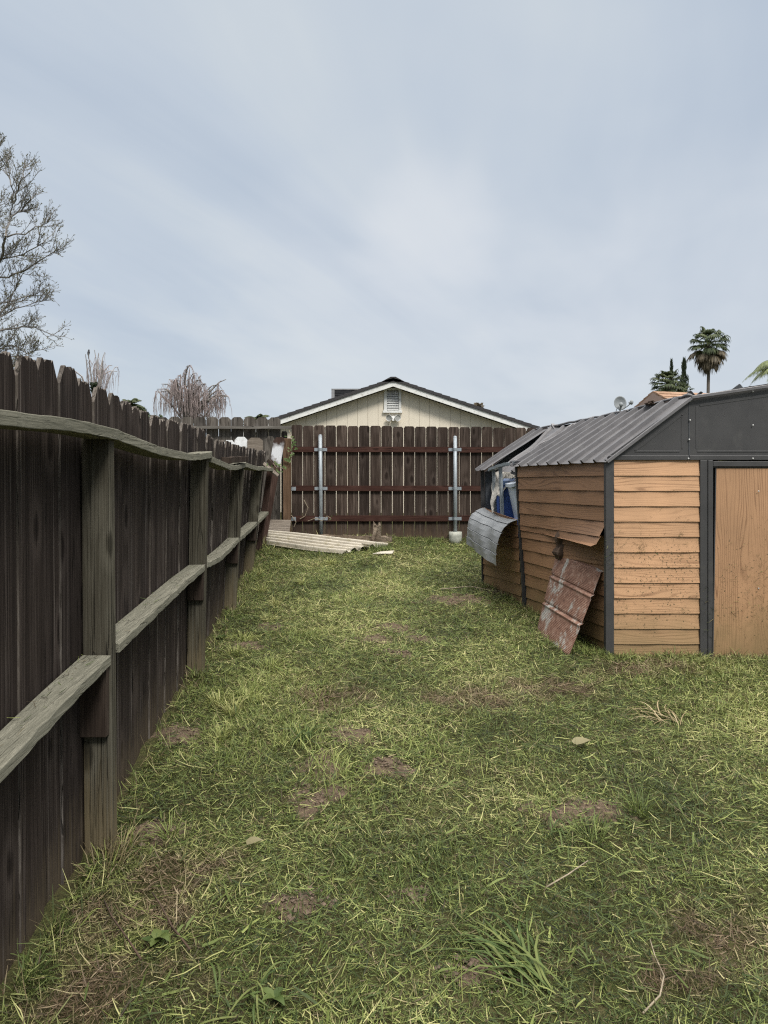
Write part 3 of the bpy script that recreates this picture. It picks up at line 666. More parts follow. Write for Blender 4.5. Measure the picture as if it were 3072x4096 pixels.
# siding sheet torn loose, bent outwards, grey inside showing
Rr = [(518.0,519.6),(513.8,521.2),(508.8,523.7),(505,527.6),(501.4,532.5),(499,538),(497.3,543.7),(496.2,549),(495.6,554.2),(495.2,560),(495,565.8)]
Lr = [(484.7,507.5),(480.6,508.6),(476.3,510.8),(473,513.8),(470.2,517.6),(468.2,522),(466.8,526.4),(466.2,530.8),(466,535.3),(466.1,539.8),(466.4,544)]
mb = MB(); P = []; nn = 24
for i, (a, c) in enumerate(zip(Rr, Lr)):
    ra = U(*a, 7.45); lc = U(*c, 8.5); row = []
    for k in range(nn + 1):
        f = k / nn; p = ra * (1 - f) + lc * f
        sag = (.035 * math.sin(f * math.pi) * (1 - i / 10) ** 2) if i < 4 else 0
        p = p + np.array([0, 0, -sag]) + NRM * (.010 * math.sin(f * 7 + i * .5) + .006 * math.sin(f * 17 + i))
        row.append(p)
    P.append(row)
# doubled rows make the lap steps
P2 = []
for i, r in enumerate(P):
    P2.append(r)
    if i in (2, 4, 6, 8): P2.append([p - NRM * .016 + np.array([0, 0, -.004]) for p in r]); P2.append([p + NRM * .003 + np.array([0, 0, -.012]) for p in r])
mb.grid(P2); mb.build('torn_siding_panel', M['panel_steel'], SH, thick=.0015)
# inside walls and floor
def SP(s, u, z): return np.array([SX(s) + u, SY(s), z])
mb = MB()
mb.hexa([SP(.985, .02, -1.5), SP(.985, 3.05, -1.5), SP(1, 3.05, -1.5), SP(1, .02, -1.5), SP(.985, .02, -.02), SP(.985, 3.05, -.02), SP(1, 3.05, -.02), SP(1, .02, -.02)])
mb.prism([SP(.99, .03, -.019), SP(.99, 3.02, -.03), SP(.99, 2.43, .33), SP(.99, 1.53, .40), SP(.99, .63, .44)], np.array([-.64, 2.79, 0]) * .008)
mb.build('back_wall', M['inner_steel'], SH)
mb = MB()
for k in range(12):
    z1 = .02 - k * ROW; z0 = z1 - ROW
    mb.hexa([SP(0, 3.05, z0), SP(.984, 3.05, z0), SP(.984, 3.063, z0), SP(0, 3.063, z0), SP(0, 3.05, z1), SP(.984, 3.05, z1), SP(.984, 3.05 + .001, z1), SP(0, 3.051, z1)])
mb.build('far_wall', M['inner_steel'], SH)
# --- front wall
FYw = 5.81
mb = MB(); xl_, xr_ = 1.853, 2.541
for i in range(13):
    z1 = .079 - i * ROW; z0 = max(z1 - ROW, -1.56); n = 14; P = []
    for fr, out in ((0, .002), (.5, .007), (1, .014), (1.0, .001)):
        P.append([(xl_ + (xr_ - xl_) * k / n, FYw - out - .0025 * math.sin(k * .9 + i), z1 + (z0 - z1) * fr + 0.0005 * math.sin(k * .7 + i * 2)) for k in range(n + 1)])
    mb.grid(P)
mb.build('front_siding_panel', M['siding'], SH, thick=.0012)
for x0, x1, yy in ((2.542, 2.602, .022), (2.6025, 2.643, .030)):
    mb = MB(); mb.box(x0, x1, FYw - yy, FYw + .03, -1.56, .078); mb.build('door_jamb', M['dark_steel'], SH, bev=.004)
mb = MB(); mb.box(2.644, 4.6, FYw - .03, FYw + .02, .028, .070); mb.box(2.644, 4.6, FYw - .018, FYw + .02, .018, .027); mb.build('lintel', M['dark_steel'], SH, bev=.003)
def door(x0t, x0b, wd, nm):
    mb = MB(); n = 8; P = []
    for j in range(13):
        z = .015 - 1.55 * j / 12; row = []
        for k in range(n + 1):
            f = k / n; x = x0t + (x0b - x0t) * j / 12 + wd * f
            row.append((x, FYw - .012 - .012 * math.sin(f * math.pi) * math.sin(j / 12 * math.pi) - .02 * (1 - f) * (j / 12 - .1), z))
        P.append(row)
    mb.grid(P); dr_ = mb.build(nm, M['door_print'], SH, thick=.0015); dr_['_w'] = SH['_w']
    for (a, z) in ((.35, -.17), (.35, -.95)): mb = MB(); mb.ball((x0t + a - .02, FYw - .034, z), (.006, .004, .006), 8, 5); mb.build('screw', M['screw'], dr_)
    mb = MB(); mb.beam((x0t - .004, FYw - .010, .013), (x0b - .004, FYw - .034, -1.535), .008, .012, (0, -1, 0)); mb.build('edge_strip', M['dark_steel'], dr_)
door(2.676, 2.640, .93, 'door'); door(3.63, 3.625, .93, 'door')
mb = MB(); mb.box(2.60, 4.6, FYw + .06, FYw + .08, -1.5, .02); mb.build('door_lining', M['inner_steel'], SH)
mb = MB(); mb.box(4.6, 4.87, FYw - .01, FYw + .02, -1.56, .079); mb.build('front_siding_panel', M['siding'], SH)
# --- gable
gp_ = [(1.80, .079), (4.87, .079), (4.87, .10), (4.25, .577), (3.35, .712), (2.45, .577), (1.80, .105)]
mb = MB(); mb.prism([(x, FYw - .012, z) for x, z in gp_], (0, .012, 0))
gb = mb.build('gable', M['dark_steel'], SH); gb['_w'] = SH['_w']
def strip(mb, a, c, wd, pr):
    mb.beam((a[0], FYw - .012 - pr / 2, a[1]), (c[0], FYw - .012 - pr / 2, c[1]), wd, pr, (0, -1, 0))
mb = MB()
mb.box(1.81, 2.452, FYw - .022, FYw - .0125, .079, .118); mb.box(2.458, 4.86, FYw - .022, FYw - .0125, .079, .118)
mb.build('gable_base_trim', M['dark_steel'], gb, bev=.004)
mb = MB(); strip(mb, (2.02, .155), (2.40, .447), .02, .0028); strip(mb, (2.02, .15), (2.38, .15), .015, .0028); strip(mb, (2.40, .17), (2.40, .447), .015, .0028)
strip(mb, (2.52, .15), (4.1, .15), .015, .0028); strip(mb, (2.52, .17), (2.52, .51), .02, .0028); strip(mb, (2.54, .52), (3.3, .63), .02, .0028)
mb.build('embossed_ridge', M['dark_steel'], gb, bev=.003)
mb = MB(); mb.box(2.4525, 2.4575, FYw - .016, FYw - .012, .079, .57); mb.build('seam', M['inner_steel'], gb)
for x, z in ((2.462, .555), (2.459, .40), (2.453, .245), (2.447, .092), (2.965, .63), (2.965, .36), (2.965, .092), (3.4, .4)): mb = MB(); mb.ball((x, FYw - .0255, z), (.007, .005, .007), 10, 6); mb.build('screw', M['screw'], gb)
# --- roof sheets; ribs run from the knee down to the eave
def kneeP(s): return np.array([2.45 - .64 * s, 5.81 + 2.79 * s, float(np.interp(s, [-.02, 0, .3, .6, 1], [.585, .585, .535, .50, .468]))])
def eaveP(s, dz=0): return np.array([SX(s) + lean(s) - .045, SY(s), zeave(s) - .012 + dz])
def ribsheet(mb, kf, ef, s0, s1, nrib, dent=.006, flat=10, ph=0.0, rib=.030):
    cols = [];
    for r in range(nrib):
        b0 = r / nrib
        for f, h in ((0, 0), (.74, 0), (.77, rib), (.87, rib), (.90, 0)): cols.append((b0 + f / nrib, h))
    cols.append((1, 0)); P = []
    for j in range(flat + 1):
        t = j / flat; row = []
        for f, h in cols:
            s = s0 + (s1 - s0) * f; k = kf(s); e = ef(s); p = k * (1 - t) + e * t
            nrm = np.array([-.62, -.1, .78])
            p = p + nrm * (h + dent * math.sin(s * 31 + t * 5 + ph) * math.sin(t * 3.1 + .3) + dent * .5 * math.sin(s * 47 + t * 7))
            if j == flat: p = p + np.array([0, 0, -.006 * abs(math.sin(s * 90))])
            row.append(p)
        P.append(row)
    mb.grid(P)
mb = MB(); ribsheet(mb, kneeP, eaveP, -.012, .598, 9, .0016); mb.build('roof_sheet', M['roof_steel'], SH, thick=.0018)
# sunken, twisted middle sheet
def kn2(s): return kneeP(s) + np.array([.0, 0, -.012])
def ev2(s):
    f = (s - .56) / .26; a = np.array([1.55, 7.42, -.01]); c = np.array([1.335, 7.98, -.02]); return a * (1 - f) + c * f
mb = MB(); ribsheet(mb, kn2, ev2, .56, .865, 3, .014, 12, 1.3, .026); mb.build('roof_sheet', M['roof_steel'], SH, thick=.0018)
mb = MB(); ribsheet(mb, kneeP, lambda s: eaveP(s, .008) + NRM * .02, .876, 1.012, 2, .004); mb.build('roof_sheet', M['roof_steel'], SH, thick=.0018)
# crease along the torn edge of the front sheet
mb = MB(); P = [kneeP(.6) * (1 - t) + eaveP(.6) * t + np.array([-.01, 0, .022 + .012 * math.sin(t * 14)]) for t in np.linspace(.12, .98, 14)]
mb.tube(P, [.012 + .006 * math.sin(i * 2.1) for i in range(14)], 6); mb.build('bent_flashing', M['roof_steel'], SH, smooth=True)
# upper roof slopes and far slope
def ridgeP(s): return np.array([3.35 - .64 * s, 5.81 + 2.79 * s, .722 - .30 * smooth01((s - .1) / .5)])
def rk(s): return np.array([4.25 - .64 * s, 5.81 + 2.79 * s, .577 - .25 * s])
def re_(s): return np.array([4.90 - .64 * s, 5.81 + 2.79 * s, .07 - .1 * s])
for f1, f2 in ((ridgeP, kneeP), (ridgeP, rk), (rk, re_)):
    mb = MB(); P = []
    for k in range(25):
        s = -.012 + 1.02 * k / 24; P.append([f1(s) + [0, 0, .012 * (k % 3 == 0)], (f1(s) + f2(s)) / 2 + [0, 0, .012 * (k % 3 == 0)], f2(s) + [0, 0, .004]])
    mb.grid(P); mb.build('roof_sheet', M['roof_steel'], SH, thick=.0018)
# trim along the gable's roof edge and along the knee
for a, c in ((eaveP(-.014), kneeP(-.014)), (kneeP(-.014), ridgeP(-.014)), (ridgeP(-.014), rk(-.014)), (rk(-.014), re_(-.014))):
    mb = MB(); mb.beam(a + [0, -.012, -.004], c + [0, -.012, -.010], .018, .026, (0, 0, 1)); mb.build('roof_edge_trim', M['roof_steel'], SH, bev=.003)
for s0, s1 in ((-.01, .07), (.075, .30), (.31, .52), (.53, .80), (.81, 1.0)):
    mb = MB(); n = 6; P = [kneeP(s0 + (s1 - s0) * k / n) + np.array([.01, 0, .020 + random.uniform(-.006, .006)]) for k in range(n + 1)]
    mb.tube(P, .013, 6); mb.build('knee_flashing', M['roof_steel'], SH, smooth=True)
for (x, y, Yd, x2, y2) in ((552.5, 424, 8.2, 556, 430), (575, 423.5, 7.6, 568.5, 432)):
    mb = MB(); mb.beam(U(x, y, Yd), U(x2, y2, Yd - .15), .035, .012, (0, 0, 1)); mb.build('bent_roof_strip', M['roof_steel'], SH)
# things lying on the shed roof
t_ = thing('rusty_debris', kneeP(.165), 'rust brown scrap of debris lying at the edge of the shed roof', 'debris')
mb = MB(); mb.ball(kneeP(.165) + [-.03, 0, .022], (.03, .085, .016), 12, 8, .9); mb.build('scrap_body', M['debris'], t_)
for (p0, p1, Yd, lab) in (((737, 386.5), (752, 389), 6.6, 'curled grey corrugated offcut lying on top of the shed roof'), ((688, 393.5), (703, 394.5), 6.9, 'small dark wavy offcut on the shed roof in front of the brown shingles')):
    a = U(*p0, Yd); c = U(*p1, Yd); t_ = thing('corrugated_offcut', (a + c) / 2, lab, 'offcut', 'corrugated offcuts on the shed roof'); mb = MB(); P = []
    for j in range(13):
        f = j / 12; row = []
        for k in range(5): q = a * (1 - f) + c * f; row.append(q + np.array([.02 * k, .10 * k, .020 * math.sin(f * 9) + .008 - .01 * k]))
        P.append(row)
    mb.grid(P); mb.build('sheet_body', M['galv'] if Yd < 6.8 else M['dark_steel'], t_, thick=.003)

# ================================================================== things inside and against the shed
def rounded(mb, c, w0, d0, w1, d1, z0, z1, yaw=0, tiltx=0, n=20, rim=None):
    P = []; cs, sn = math.cos(yaw), math.sin(yaw)
    def ring(w_, d_, z):
        row = []
        for k in range(n):
            a = 2 * math.pi * k / n; ex = .35
            x = math.copysign(abs(math.cos(a)) ** ex, math.cos(a)) * w_ / 2; y_ = math.copysign(abs(math.sin(a)) ** ex, math.sin(a)) * d_ / 2
            row.append((c[0] + x * cs - y_ * sn + tiltx * (z - z0), c[1] + x * sn + y_ * cs, z + x * rimtilt))
        return row
    rimtilt = rim or 0
    for f in (0, .02, .5, .98, 1): P.append(ring(w0 + (w1 - w0) * f, d0 + (d1 - d0) * f, z0 + (z1 - z0) * f))
    mb.grid(P, True); mb.f.append(tuple(range(n - 1, -1, -1))); mb.f.append(tuple(4 * n + k for k in range(n)))
bb = thing('storage_bin', (1.60, 8.36, -1.3), 'tall blue plastic bin with a light blue lid seen through the torn shed wall', 'bin')
mb = MB(); rounded(mb, (1.545, 8.30), .40, .42, .48, .48, -1.36, -.17); mb.build('bin_body', M['blue'], bb, smooth=False, bev=.008)
mb = MB(); rounded(mb, (1.545, 8.30), .50, .50, .51, .51, -.169, -.125); rounded(mb, (1.545, 8.30), .44, .48, .40, .42, -.1245, -.095); mb.build('lid', M['blue_lid'], bb, bev=.006)
b2 = thing('storage_crate', (1.60, 7.80, -1.33), 'blue crate mostly hidden below the white tub in the shed', 'crate')
mb = MB(); rounded(mb, (1.60, 7.80), .36, .36, .42, .42, -1.38, -.53); mb.build('crate_body', M['blue'], b2, bev=.008)
tb = thing('plastic_tub', (1.55, 7.80, -.53), 'translucent white tub tilted on edge beside the blue bin in the shed', 'tub')
mb = MB(); rounded(mb, (1.565, 7.80), .26, .30, .40, .40, -.525, -.125, 0, -.02, 20, -.30 * -1); mb.build('tub_body', M['tub'], tb, bev=.006)
mb = MB(); rounded(mb, (1.557, 7.80), .44, .43, .45, .44, -.122, -.085, 0, 0, 20, .30); mb.build('rim', M['tub'], tb, bev=.006)
ct = thing('crumpled_cloth', (1.45, 8.2, -.1), 'dirty white crumpled cloth hanging over the blue bin', 'cloth')
mb = MB(); P = []
for i in range(26):
    row = []
    for k in range(30):
        f = i / 25; g = k / 29
        p = U(491.5 + 27 * g, 479 + 6 * abs(g - .55) + 0 * f, 8.12 + .30 * f)
        drop = .20 * smooth01((.42 - f) / .42) * (1.3 - 1.2 * g) + .12 * smooth01((.28 - g) / .28)
        q = Vector((g * 5.5, f * 5.0, 1.3)); nz = mnoise.noise(q) * .05 + mnoise.noise(q * 2.3) * .035 + abs(mnoise.noise(q * 4.1)) * .022
        row.append(p + np.array([.03 * mnoise.noise(q * 1.7 + Vector((5, 0, 0))) - .05 * smooth01((.3 - f) / .3) * .4, -.09 * smooth01((.4 - f) / .4) + .04 * mnoise.noise(q * 2 + Vector((0, 9, 0))), nz - drop + .02 + .10 * math.sin(math.pi * min(1, f * 1.3)) * (1.1 - .8 * g)]))
    P.append(row)
mb.grid(P); mb.build('cloth_body', M['cloth'], ct, smooth=False, thick=.004)
# rusty steel panel leaning on the shed
m, nt, b = mat0('rusty_panel', .75, .1, .3); t = nd(nt, 'TexCoord').outputs['Object']
n1 = noi(nt, vmul(nt, t, (1.1, 1.1, .65)), 4.2, 8, .68, .3); n2 = noi(nt, t, 24, 5, .7); n3 = noi(nt, t, 9, 5, .6)
rust = ramp(nt, mth(nt, 'ADD', mth(nt, 'MULTIPLY', n2, .6), mth(nt, 'MULTIPLY', n3, .4)), [(.32, (.085, .042, .030)), (.5, (.175, .095, .066)), (.68, (.29, .205, .16))])
pnt = ramp(nt, n3, [(.3, (.24, .235, .215)), (.7, (.36, .35, .32))])
f = mth(nt, 'ADD', n1, mth(nt, 'MULTIPLY', mth(nt, 'SUBTRACT', n2, .5), .16))
nt.links.new(mixc(nt, sstep(nt, f, .545, .63, 0, .9), rust, pnt), b.inputs['Base Color']); bump(nt, b, n2, .5, .004)
M['rusty'] = m
BL, BR_, TR, TL = U(534.0, 632, 6.52), U(565, 655.5, 5.80), U(601, 568.5, 5.93), U(556.0, 550.0, 6.70)
BL[2] -= .02; BR_[2] -= .02
rpn = thing('rusty_panel', (BL + BR_) / 2, 'rusty ribbed steel panel with flaking pale paint leaning on the shed side', 'panel')
nv = np.cross(TR - BR_, BL - BR_); nv /= np.linalg.norm(nv)
if nv[0] > 0: nv = -nv
mb = MB(); P = []; NV = 130
for j in range(NV + 1):
    v = j / NV; row = []
    fold = 0
    for cv in (.36, .68): fold += .011 * math.exp(-((v - cv) / .013) ** 2) - .012 * math.exp(-((v - cv - .035) / .012) ** 2)
    cor = .0011 * math.sin(v * 2 * math.pi * 62)
    edge = -.03 * smooth01((v - .955) / .045) - .03 * smooth01((.045 - v) / .045)
    for k in range(13):
        u = k / 12; p = (BL * (1 - u) + BR_ * u) * (1 - v) + (TL * (1 - u) + TR * u) * v
        crv = -.018 * (abs(u - .5) * 2) ** 6
        row.append(p + nv * (fold + cor + edge + crv + .006 * math.sin(u * 4 + v * 3)))
    P.append(row)
mb.grid(P); pf = mb.build('panel_face', M['rusty'], rpn, thick=.003)
e0 = -nv * .035
for a, c in ((BL, BR_), (TL, TR)): mb = MB(); mb.beam(a + e0, c + e0, .05, .012, tuple(nv)); mb.build('folded_rim', M['concrete'], rpn)
rg = thing('crumpled_rag', U(562, 552, 6.62), 'dark brown crumpled scrap stuck behind the top of the rusty panel', 'scrap')
mb = MB(); cc = U(562.5, 545, 6.60); P = []
for i in range(12):
    f = i / 11; row = []
    for k in range(12):
        a = 2 * math.pi * k / 12; rr = (.085 + .03 * math.sin(f * 3.1)) * (.75 + .7 * mnoise.noise(Vector((math.cos(a) * 1.6, math.sin(a) * 1.6, f * 3.2))))
        row.append(cc + np.array([rr * math.cos(a) * .75 - .02 * (f - .5), rr * math.sin(a) * .55, .12 - .25 * f]))
    P.append(row)
mb.grid(P, True); mb.f += [tuple(range(11, -1, -1)), tuple(132 + k for k in range(12))]; mb.build('scrap_body', M['debris'], rg)

# ================================================================== fibreglass sheets and rotten timber by the back fence
def corrsheet(name, label, c00, c10, c11, c01, mat, nw, amp, grp, torn=.0):
    """c00-c10 along the ridges, c00-c01 across them"""
    o = thing(name, (c00 + c10 + c11 + c01) / 4, label, 'corrugated sheet', grp); mb = MB(); P = []
    na = 30; nb_ = nw * 10
    up = np.cross(c10 - c00, c01 - c00); up /= np.linalg.norm(up); up = up if up[2] > 0 else -up
    for i in range(na + 1):
        f = i / na; row = []
        for k in range(nb_ + 1):
            g = k / nb_; ff = f
            if i == na: ff = f + torn * (mnoise.noise(Vector((g * 6, 2, 3))) - .2) 
            p = (c00 * (1 - ff) + c10 * ff) * (1 - g) + (c01 * (1 - ff) + c11 * ff) * g
            row.append(p + up * (amp * math.sin(g * nw * 2 * math.pi) + .010 * math.sin(f * 5 + g * 2)))
        P.append(row)
    mb.grid(P); mb.build('sheet_body', mat, o, smooth=True, thick=.003); return o
corrsheet('corrugated_sheet', 'dirty cream corrugated sheet sloping across the grass in the left corner', U(266, 531.5, 11.2), gpt(387, 549) + [0, .05, .07], gpt(341, 556) + [0, 0, .035], gpt(267, 547) + [0, 0, .04], M['cream_sheet'], 5, .042, 'cream corrugated sheets', .2)
corrsheet('corrugated_sheet', 'narrow cream sheet edge showing below the rotten beams', gpt(300, 541) + [0, .12, .10], gpt(380, 546) + [0, .1, .06], gpt(385, 549) + [0, 0, .05], gpt(306, 545) + [0, 0, .08], M['cream_sheet'], 2, .010, 'cream corrugated sheets', .15)
cp = M['cream_sheet']
o = thing('sheet_fragment', gpt(384, 556), 'broken cream flake of sheet lying in the grass right of the big sheet', 'fragment')
mb = MB(); q = gpt(384, 556); mb.prism([q + [-.16, -.02, .03], q + [.12, -.05, .04], q + [.15, .10, .06], q + [-.05, .06, .05]], (0, .003, .008)); mb.build('fragment_body', cp, o)
o = thing('sheet_fragment', gpt(347, 554), 'tiny cream flake in the grass below the torn tip of the sheet', 'fragment')
mb = MB(); q = gpt(347, 554); mb.prism([q + [-.06, 0, .02], q + [.06, -.03, .03], q + [.05, .04, .05], q + [-.03, .04, .05]], (0, .003, .008)); mb.build('fragment_body', cp, o)
def oldbeam(label, p, q, w_, t_, mat, n=16, j=.008, nm='rotten_beam'):
    p = np.array(p); q = np.array(q); p[2] = gz(p[0], p[1]) + t_ * .6; q[2] = gz(q[0], q[1]) + t_ * .45
    o = thing(nm, (p + q) / 2, label, 'beam', 'rotten timber along the back fence'); mb = MB(); mb.beam(p, q, w_, t_, (0, 0, 1), n, j); mb.build('beam_body', mat, o); return o
oldbeam('long thin dark board lying against the foot of the back fence', U(302, 533.5, 11.55), U(392, 538.5, 11.52), .05, .06, M['rotten'], 12, .004)
oldbeam('pale split rotten beam in front of the thin dark board', U(316, 537.5, 11.36), U(392, 543.6, 11.22), .10, .105, M['rotten'], 22, .010)
oldbeam('short dark rotten stub left of the galvanised post foot', U(300, 537, 11.4), U(318, 537.5, 11.42), .09, .07, M['cleat'], 6, .008)
o = thing('tree_stump', U(377, 541, 11.3), 'jagged grey upright chunk of split wood on the rotten beams', 'stump')
mb = MB(); P = []; cc = U(376, 536, 11.05)
for i in range(9):
    f = i / 8; row = []
    for k in range(14):
        a = 2 * math.pi * k / 14; rr = .085 * (.8 + .55 * mnoise.noise(Vector((math.cos(a) * 2, math.sin(a) * 2, f * 1.5)))) * (1 - .15 * f)
        row.append(cc + np.array([rr * math.cos(a) + .06 * (f - .5), rr * math.sin(a), -.11 + (.27 + .07 * math.sin(k * 2.4)) * f]))
    P.append(row)
mb.grid(P, True); mb.f += [tuple(range(13, -1, -1)), tuple(8 * 14 + k for k in range(14))]; mb.build('stump_body', M['rotten'], o)
# satellite dish on its mast behind the shed
sd = thing('satellite_dish', U(620.5, 415, 16) * [1, 1, 0] + [0, 0, -1.03], 'grey satellite dish on a thin mast rising behind the shed roof', 'satellite dish')
DC = U(620.3, 403, 16); kx = 16 / F
mb = MB(); P = []
for i in range(7):
    r = i / 6; P.append([DC + np.array([6.2 * kx * r * math.cos(a), .05 * (1 - r * r) + .02 * math.sin(a) * r, 7.0 * kx * r * math.sin(a)]) for a in np.linspace(0, 2 * math.pi, 28, endpoint=False)])
mb.grid(P, True); mb.build('reflector', M['dish'], sd, smooth=True, thick=.006)
mb = MB(); mb.tube([U(620, 560, 16.0), U(620, 411, 16.0), DC + [0, -.06, -.06]], .022, 8); mb.ball(DC + [0, -.06, -.04], (.05, .04, .05)); mb.build('mast', M['dish'], sd)
mb = MB(); mb.tube([U(622.5, 409.5, 15.9), U(627, 406.5, 15.75), U(630.5, 403.6, 15.65)], .010, 6); mb.ball(U(631.5, 402.3, 15.6), (.04, .05, .055)); mb.ball(U(629.5, 402.6, 15.6), (.02, .03, .025)); mb.build('feed_arm', M['dish'], sd)
mb = MB(); mb.tube([U(617.5, 414, 16), U(616.2, 411.5, 16), U(616.5, 409, 16)], .008, 5); mb.build('cable', M['dark_steel'], sd)

# ================================================================== GRASS
def in_solid(x, y):
    s = (y - 5.81) / 2.79; shed = (s > -.005) & (s < 1.0) & (x > SX(s) - .0) 
    fence = x < np.interp(y, FY, XB) - .07
    return shed | fence | (y > BY - .0)
m, nt, b = mat0('blades', .55, spec=.25)
tint = nd(nt, 'Attribute', attribute_name='tint').outputs['Fac']; dry = nd(nt, 'Attribute', attribute_name='dry').outputs['Fac']
gcol = ramp(nt, tint, [(0, (.016, .025, .008)), (.29, (.056, .081, .024)), (.58, (.138, .176, .048)), (.80, (.275, .305, .095)), (1, (.49, .465, .21))])
dcol = ramp(nt, tint, [(0, (.045, .030, .018)), (.4, (.105, .073, .043)), (.75, (.19, .14, .085)), (1, (.34, .27, .17))])
bc = mixc(nt, dry, gcol, dcol); nt.links.new(bc, b.inputs['Base Color'])
tsl = nd(nt, 'BsdfTranslucent', {0: bc}); nt.links.new(nd(nt, 'MixShader', {0: .28, 1: b.outputs[0], 2: tsl.outputs[0]}).outputs[0], nt.nodes['Material Output'].inputs[0])
M['blades'] = m
PATCHN = [(rng.uniform(.6, 3.2), rng.uniform(0, 6.28), rng.uniform(0, 6.28)) for _ in range(14)]
def lowf(x, y, k=0):
    o = 0
    for i, (f, a, p) in enumerate(PATCHN[k:k + 7]): o = o + np.sin(f * 2 * (x * math.cos(a) + y * math.sin(a)) + p)
    return o / 3.2
class Blades:
    def __init__(s): s.v = []; s.t = []; s.d = []
    def add(s, x, y, z, yaw, pitch, L, W, curl, tint, dry):
        """strips of two quads: root, middle, tip"""
        dx, dy = np.cos(yaw), np.sin(yaw); sx, sy = -dy, dx
        P = []
        for f, wf in ((0, .8), (.55, 1.0), (1.0, .25)):
            a = pitch + curl * f; r = L * f * np.cos(pitch + curl * f * .5); h = L * f * np.sin(pitch + curl * f * .5)
            for sg in (-1, 1):
                P.append(np.stack([x + dx * r + sg * sx * W * wf / 2, y + dy * r + sg * sy * W * wf / 2, np.maximum(z + h, gzb(x + dx * r, y + dy * r) + .001) + (sg * W * .25 * np.sin(yaw * 7))], -1))
        V = np.stack(P, 1); s.v.append(V.reshape(-1, 3)); s.t.append(np.repeat(tint, 6)); s.d.append(np.repeat(dry, 6))
    def build(s, name, mat):
        v = np.concatenate(s.v); v[:, 2] += CZ; nb = len(v) // 6
        base = (np.arange(nb) * 6)[:, None]; f = np.concatenate([base + [0, 1, 3, 2], base + [2, 3, 5, 4]], 1).reshape(-1, 4)
        me = bpy.data.meshes.new(name); me.vertices.add(len(v)); me.loops.add(f.size); me.polygons.add(len(f))
        me.vertices.foreach_set('co', v.astype(np.float32).ravel()); me.loops.foreach_set('vertex_index', f.astype(np.int32).ravel())
        me.polygons.foreach_set('loop_start', np.arange(0, f.size, 4, dtype=np.int32)); me.polygons.foreach_set('loop_total', np.full(len(f), 4, dtype=np.int32))
        me.polygons.foreach_set('use_smooth', np.ones(len(f), dtype=bool))
        me.update(calc_edges=True); me.materials.append(mat)
        for nm, dt in (('tint', s.t), ('dry', s.d)):
            a = me.attributes.new(nm, 'FLOAT', 'POINT'); a.data.foreach_set('value', np.clip(np.concatenate(dt), 0, 1).astype(np.float32))
        o = bpy.data.objects.new(name, me); COL.objects.link(o); return o
def scatter(n, y0=1.75, y1=11.7, pw=-1.15, margin=1.7):
    """random lawn spots, denser near the lens, over the frame and a margin each side"""
    u = rng.random(n); e = pw + 2; y = (y0 ** e + u * (y1 ** e - y0 ** e)) ** (1 / e)     # pdf ~ y^(pw+1)
    hw = .5333 * y + margin; x = rng.uniform(-1, 1, n) * hw
    k = ~in_solid(x, y); return x[k], y[k]
def keep(x, y, thresh, soft=.5):
    p = patch(x, y, MOUNDS, .75); return rng.random(len(x)) > np.clip(p * thresh, 0, 1)
B = Blades()
BRIGHT = [(gpt(a, c)[0], gpt(a, c)[1], rx, ry) for a, c, rx, ry in ((260,690,.6,1.2),(330,610,.9,1.5),(680,670,1.2,.5),(420,560,1.4,.6),(740,720,.6,.5))]
def tints(x, y, base, sd): return base + .09 * patch(x, y, BRIGHT, .95) + .13 * lowf(x, y) + .07 * lowf(x * 3.1, y * 3.1, 4) + rng.normal(0, sd, len(x))
def dryness(x, y): return np.clip(patch(x, y, DRY, .9) * 1.1 + .16 * np.maximum(0, lowf(x, y, 5) - .25) + (rng.random(len(x)) < .13) * .75, 0, 1)
# cut clippings lying every way, in loose mats
x, y = scatter(620000); k = keep(x, y, .80); x, y = x[k], y[k]; n = len(x)
clump = np.clip(lowf(x * 2.7, y * 2.7, 3) * .5 + .5, 0, 1)
L = rng.gamma(3, .0135, n) * (.75 + .06 * y); W = rng.uniform(.0011, .0040, n) * (.75 + .10 * y)
flow = 1.2 * lowf(x * .9, y * .9, 2)
B.add(x, y, gzb(x, y) + rng.uniform(0, .028, n) * (.35 + clump), flow + rng.normal(0, 1.25, n) + np.where(rng.random(n) < .5, math.pi, 0), rng.normal(.10, .24, n), L, W, rng.normal(0, .5, n), tints(x, y, .44 + .08 * smooth01((y - 2.6) / 2.6), .25), dryness(x, y))
# short standing stubble
x, y = scatter(175000); k = keep(x, y, 1.0) & (rng.random(len(x)) < np.clip(.55 + .5 * lowf(x, y, 4), .08, 1)); x, y = x[k], y[k]; n = len(x)
B.add(x, y, gzb(x, y), rng.uniform(0, 6.28, n), rng.uniform(.5, 1.45, n), rng.gamma(4, .0085, n) * (.8 + .035 * y), rng.uniform(.0013, .0034, n) * (.8 + .09 * y), rng.normal(-.5, .4, n), tints(x, y, .48 + .07 * smooth01((y - 2.6) / 2.6), .22), dryness(x, y) * .7)
# long pale stalks and straws lying across
x, y = scatter(2800, margin=.5); n = len(x)
B.add(x, y, gzb(x, y) + rng.uniform(.012, .035, n), rng.uniform(0, 6.28, n), rng.normal(.05, .15, n), rng.uniform(.06, .17, n), rng.uniform(.0018, .0036, n) * (.8 + .06 * y), rng.normal(0, .6, n), rng.normal(.78, .12, n), (rng.random(n) < .3) * .7)
# broad green leaves cut from taller grass
x, y = scatter(1700, margin=.5); n = len(x)
B.add(x, y, gzb(x, y) + rng.uniform(.012, .04, n), rng.uniform(0, 6.28, n), rng.normal(.12, .25, n), rng.uniform(.04, .12, n), rng.uniform(.005, .010, n), rng.normal(-.1, .5, n), rng.normal(.50, .12, n), 0 * x)
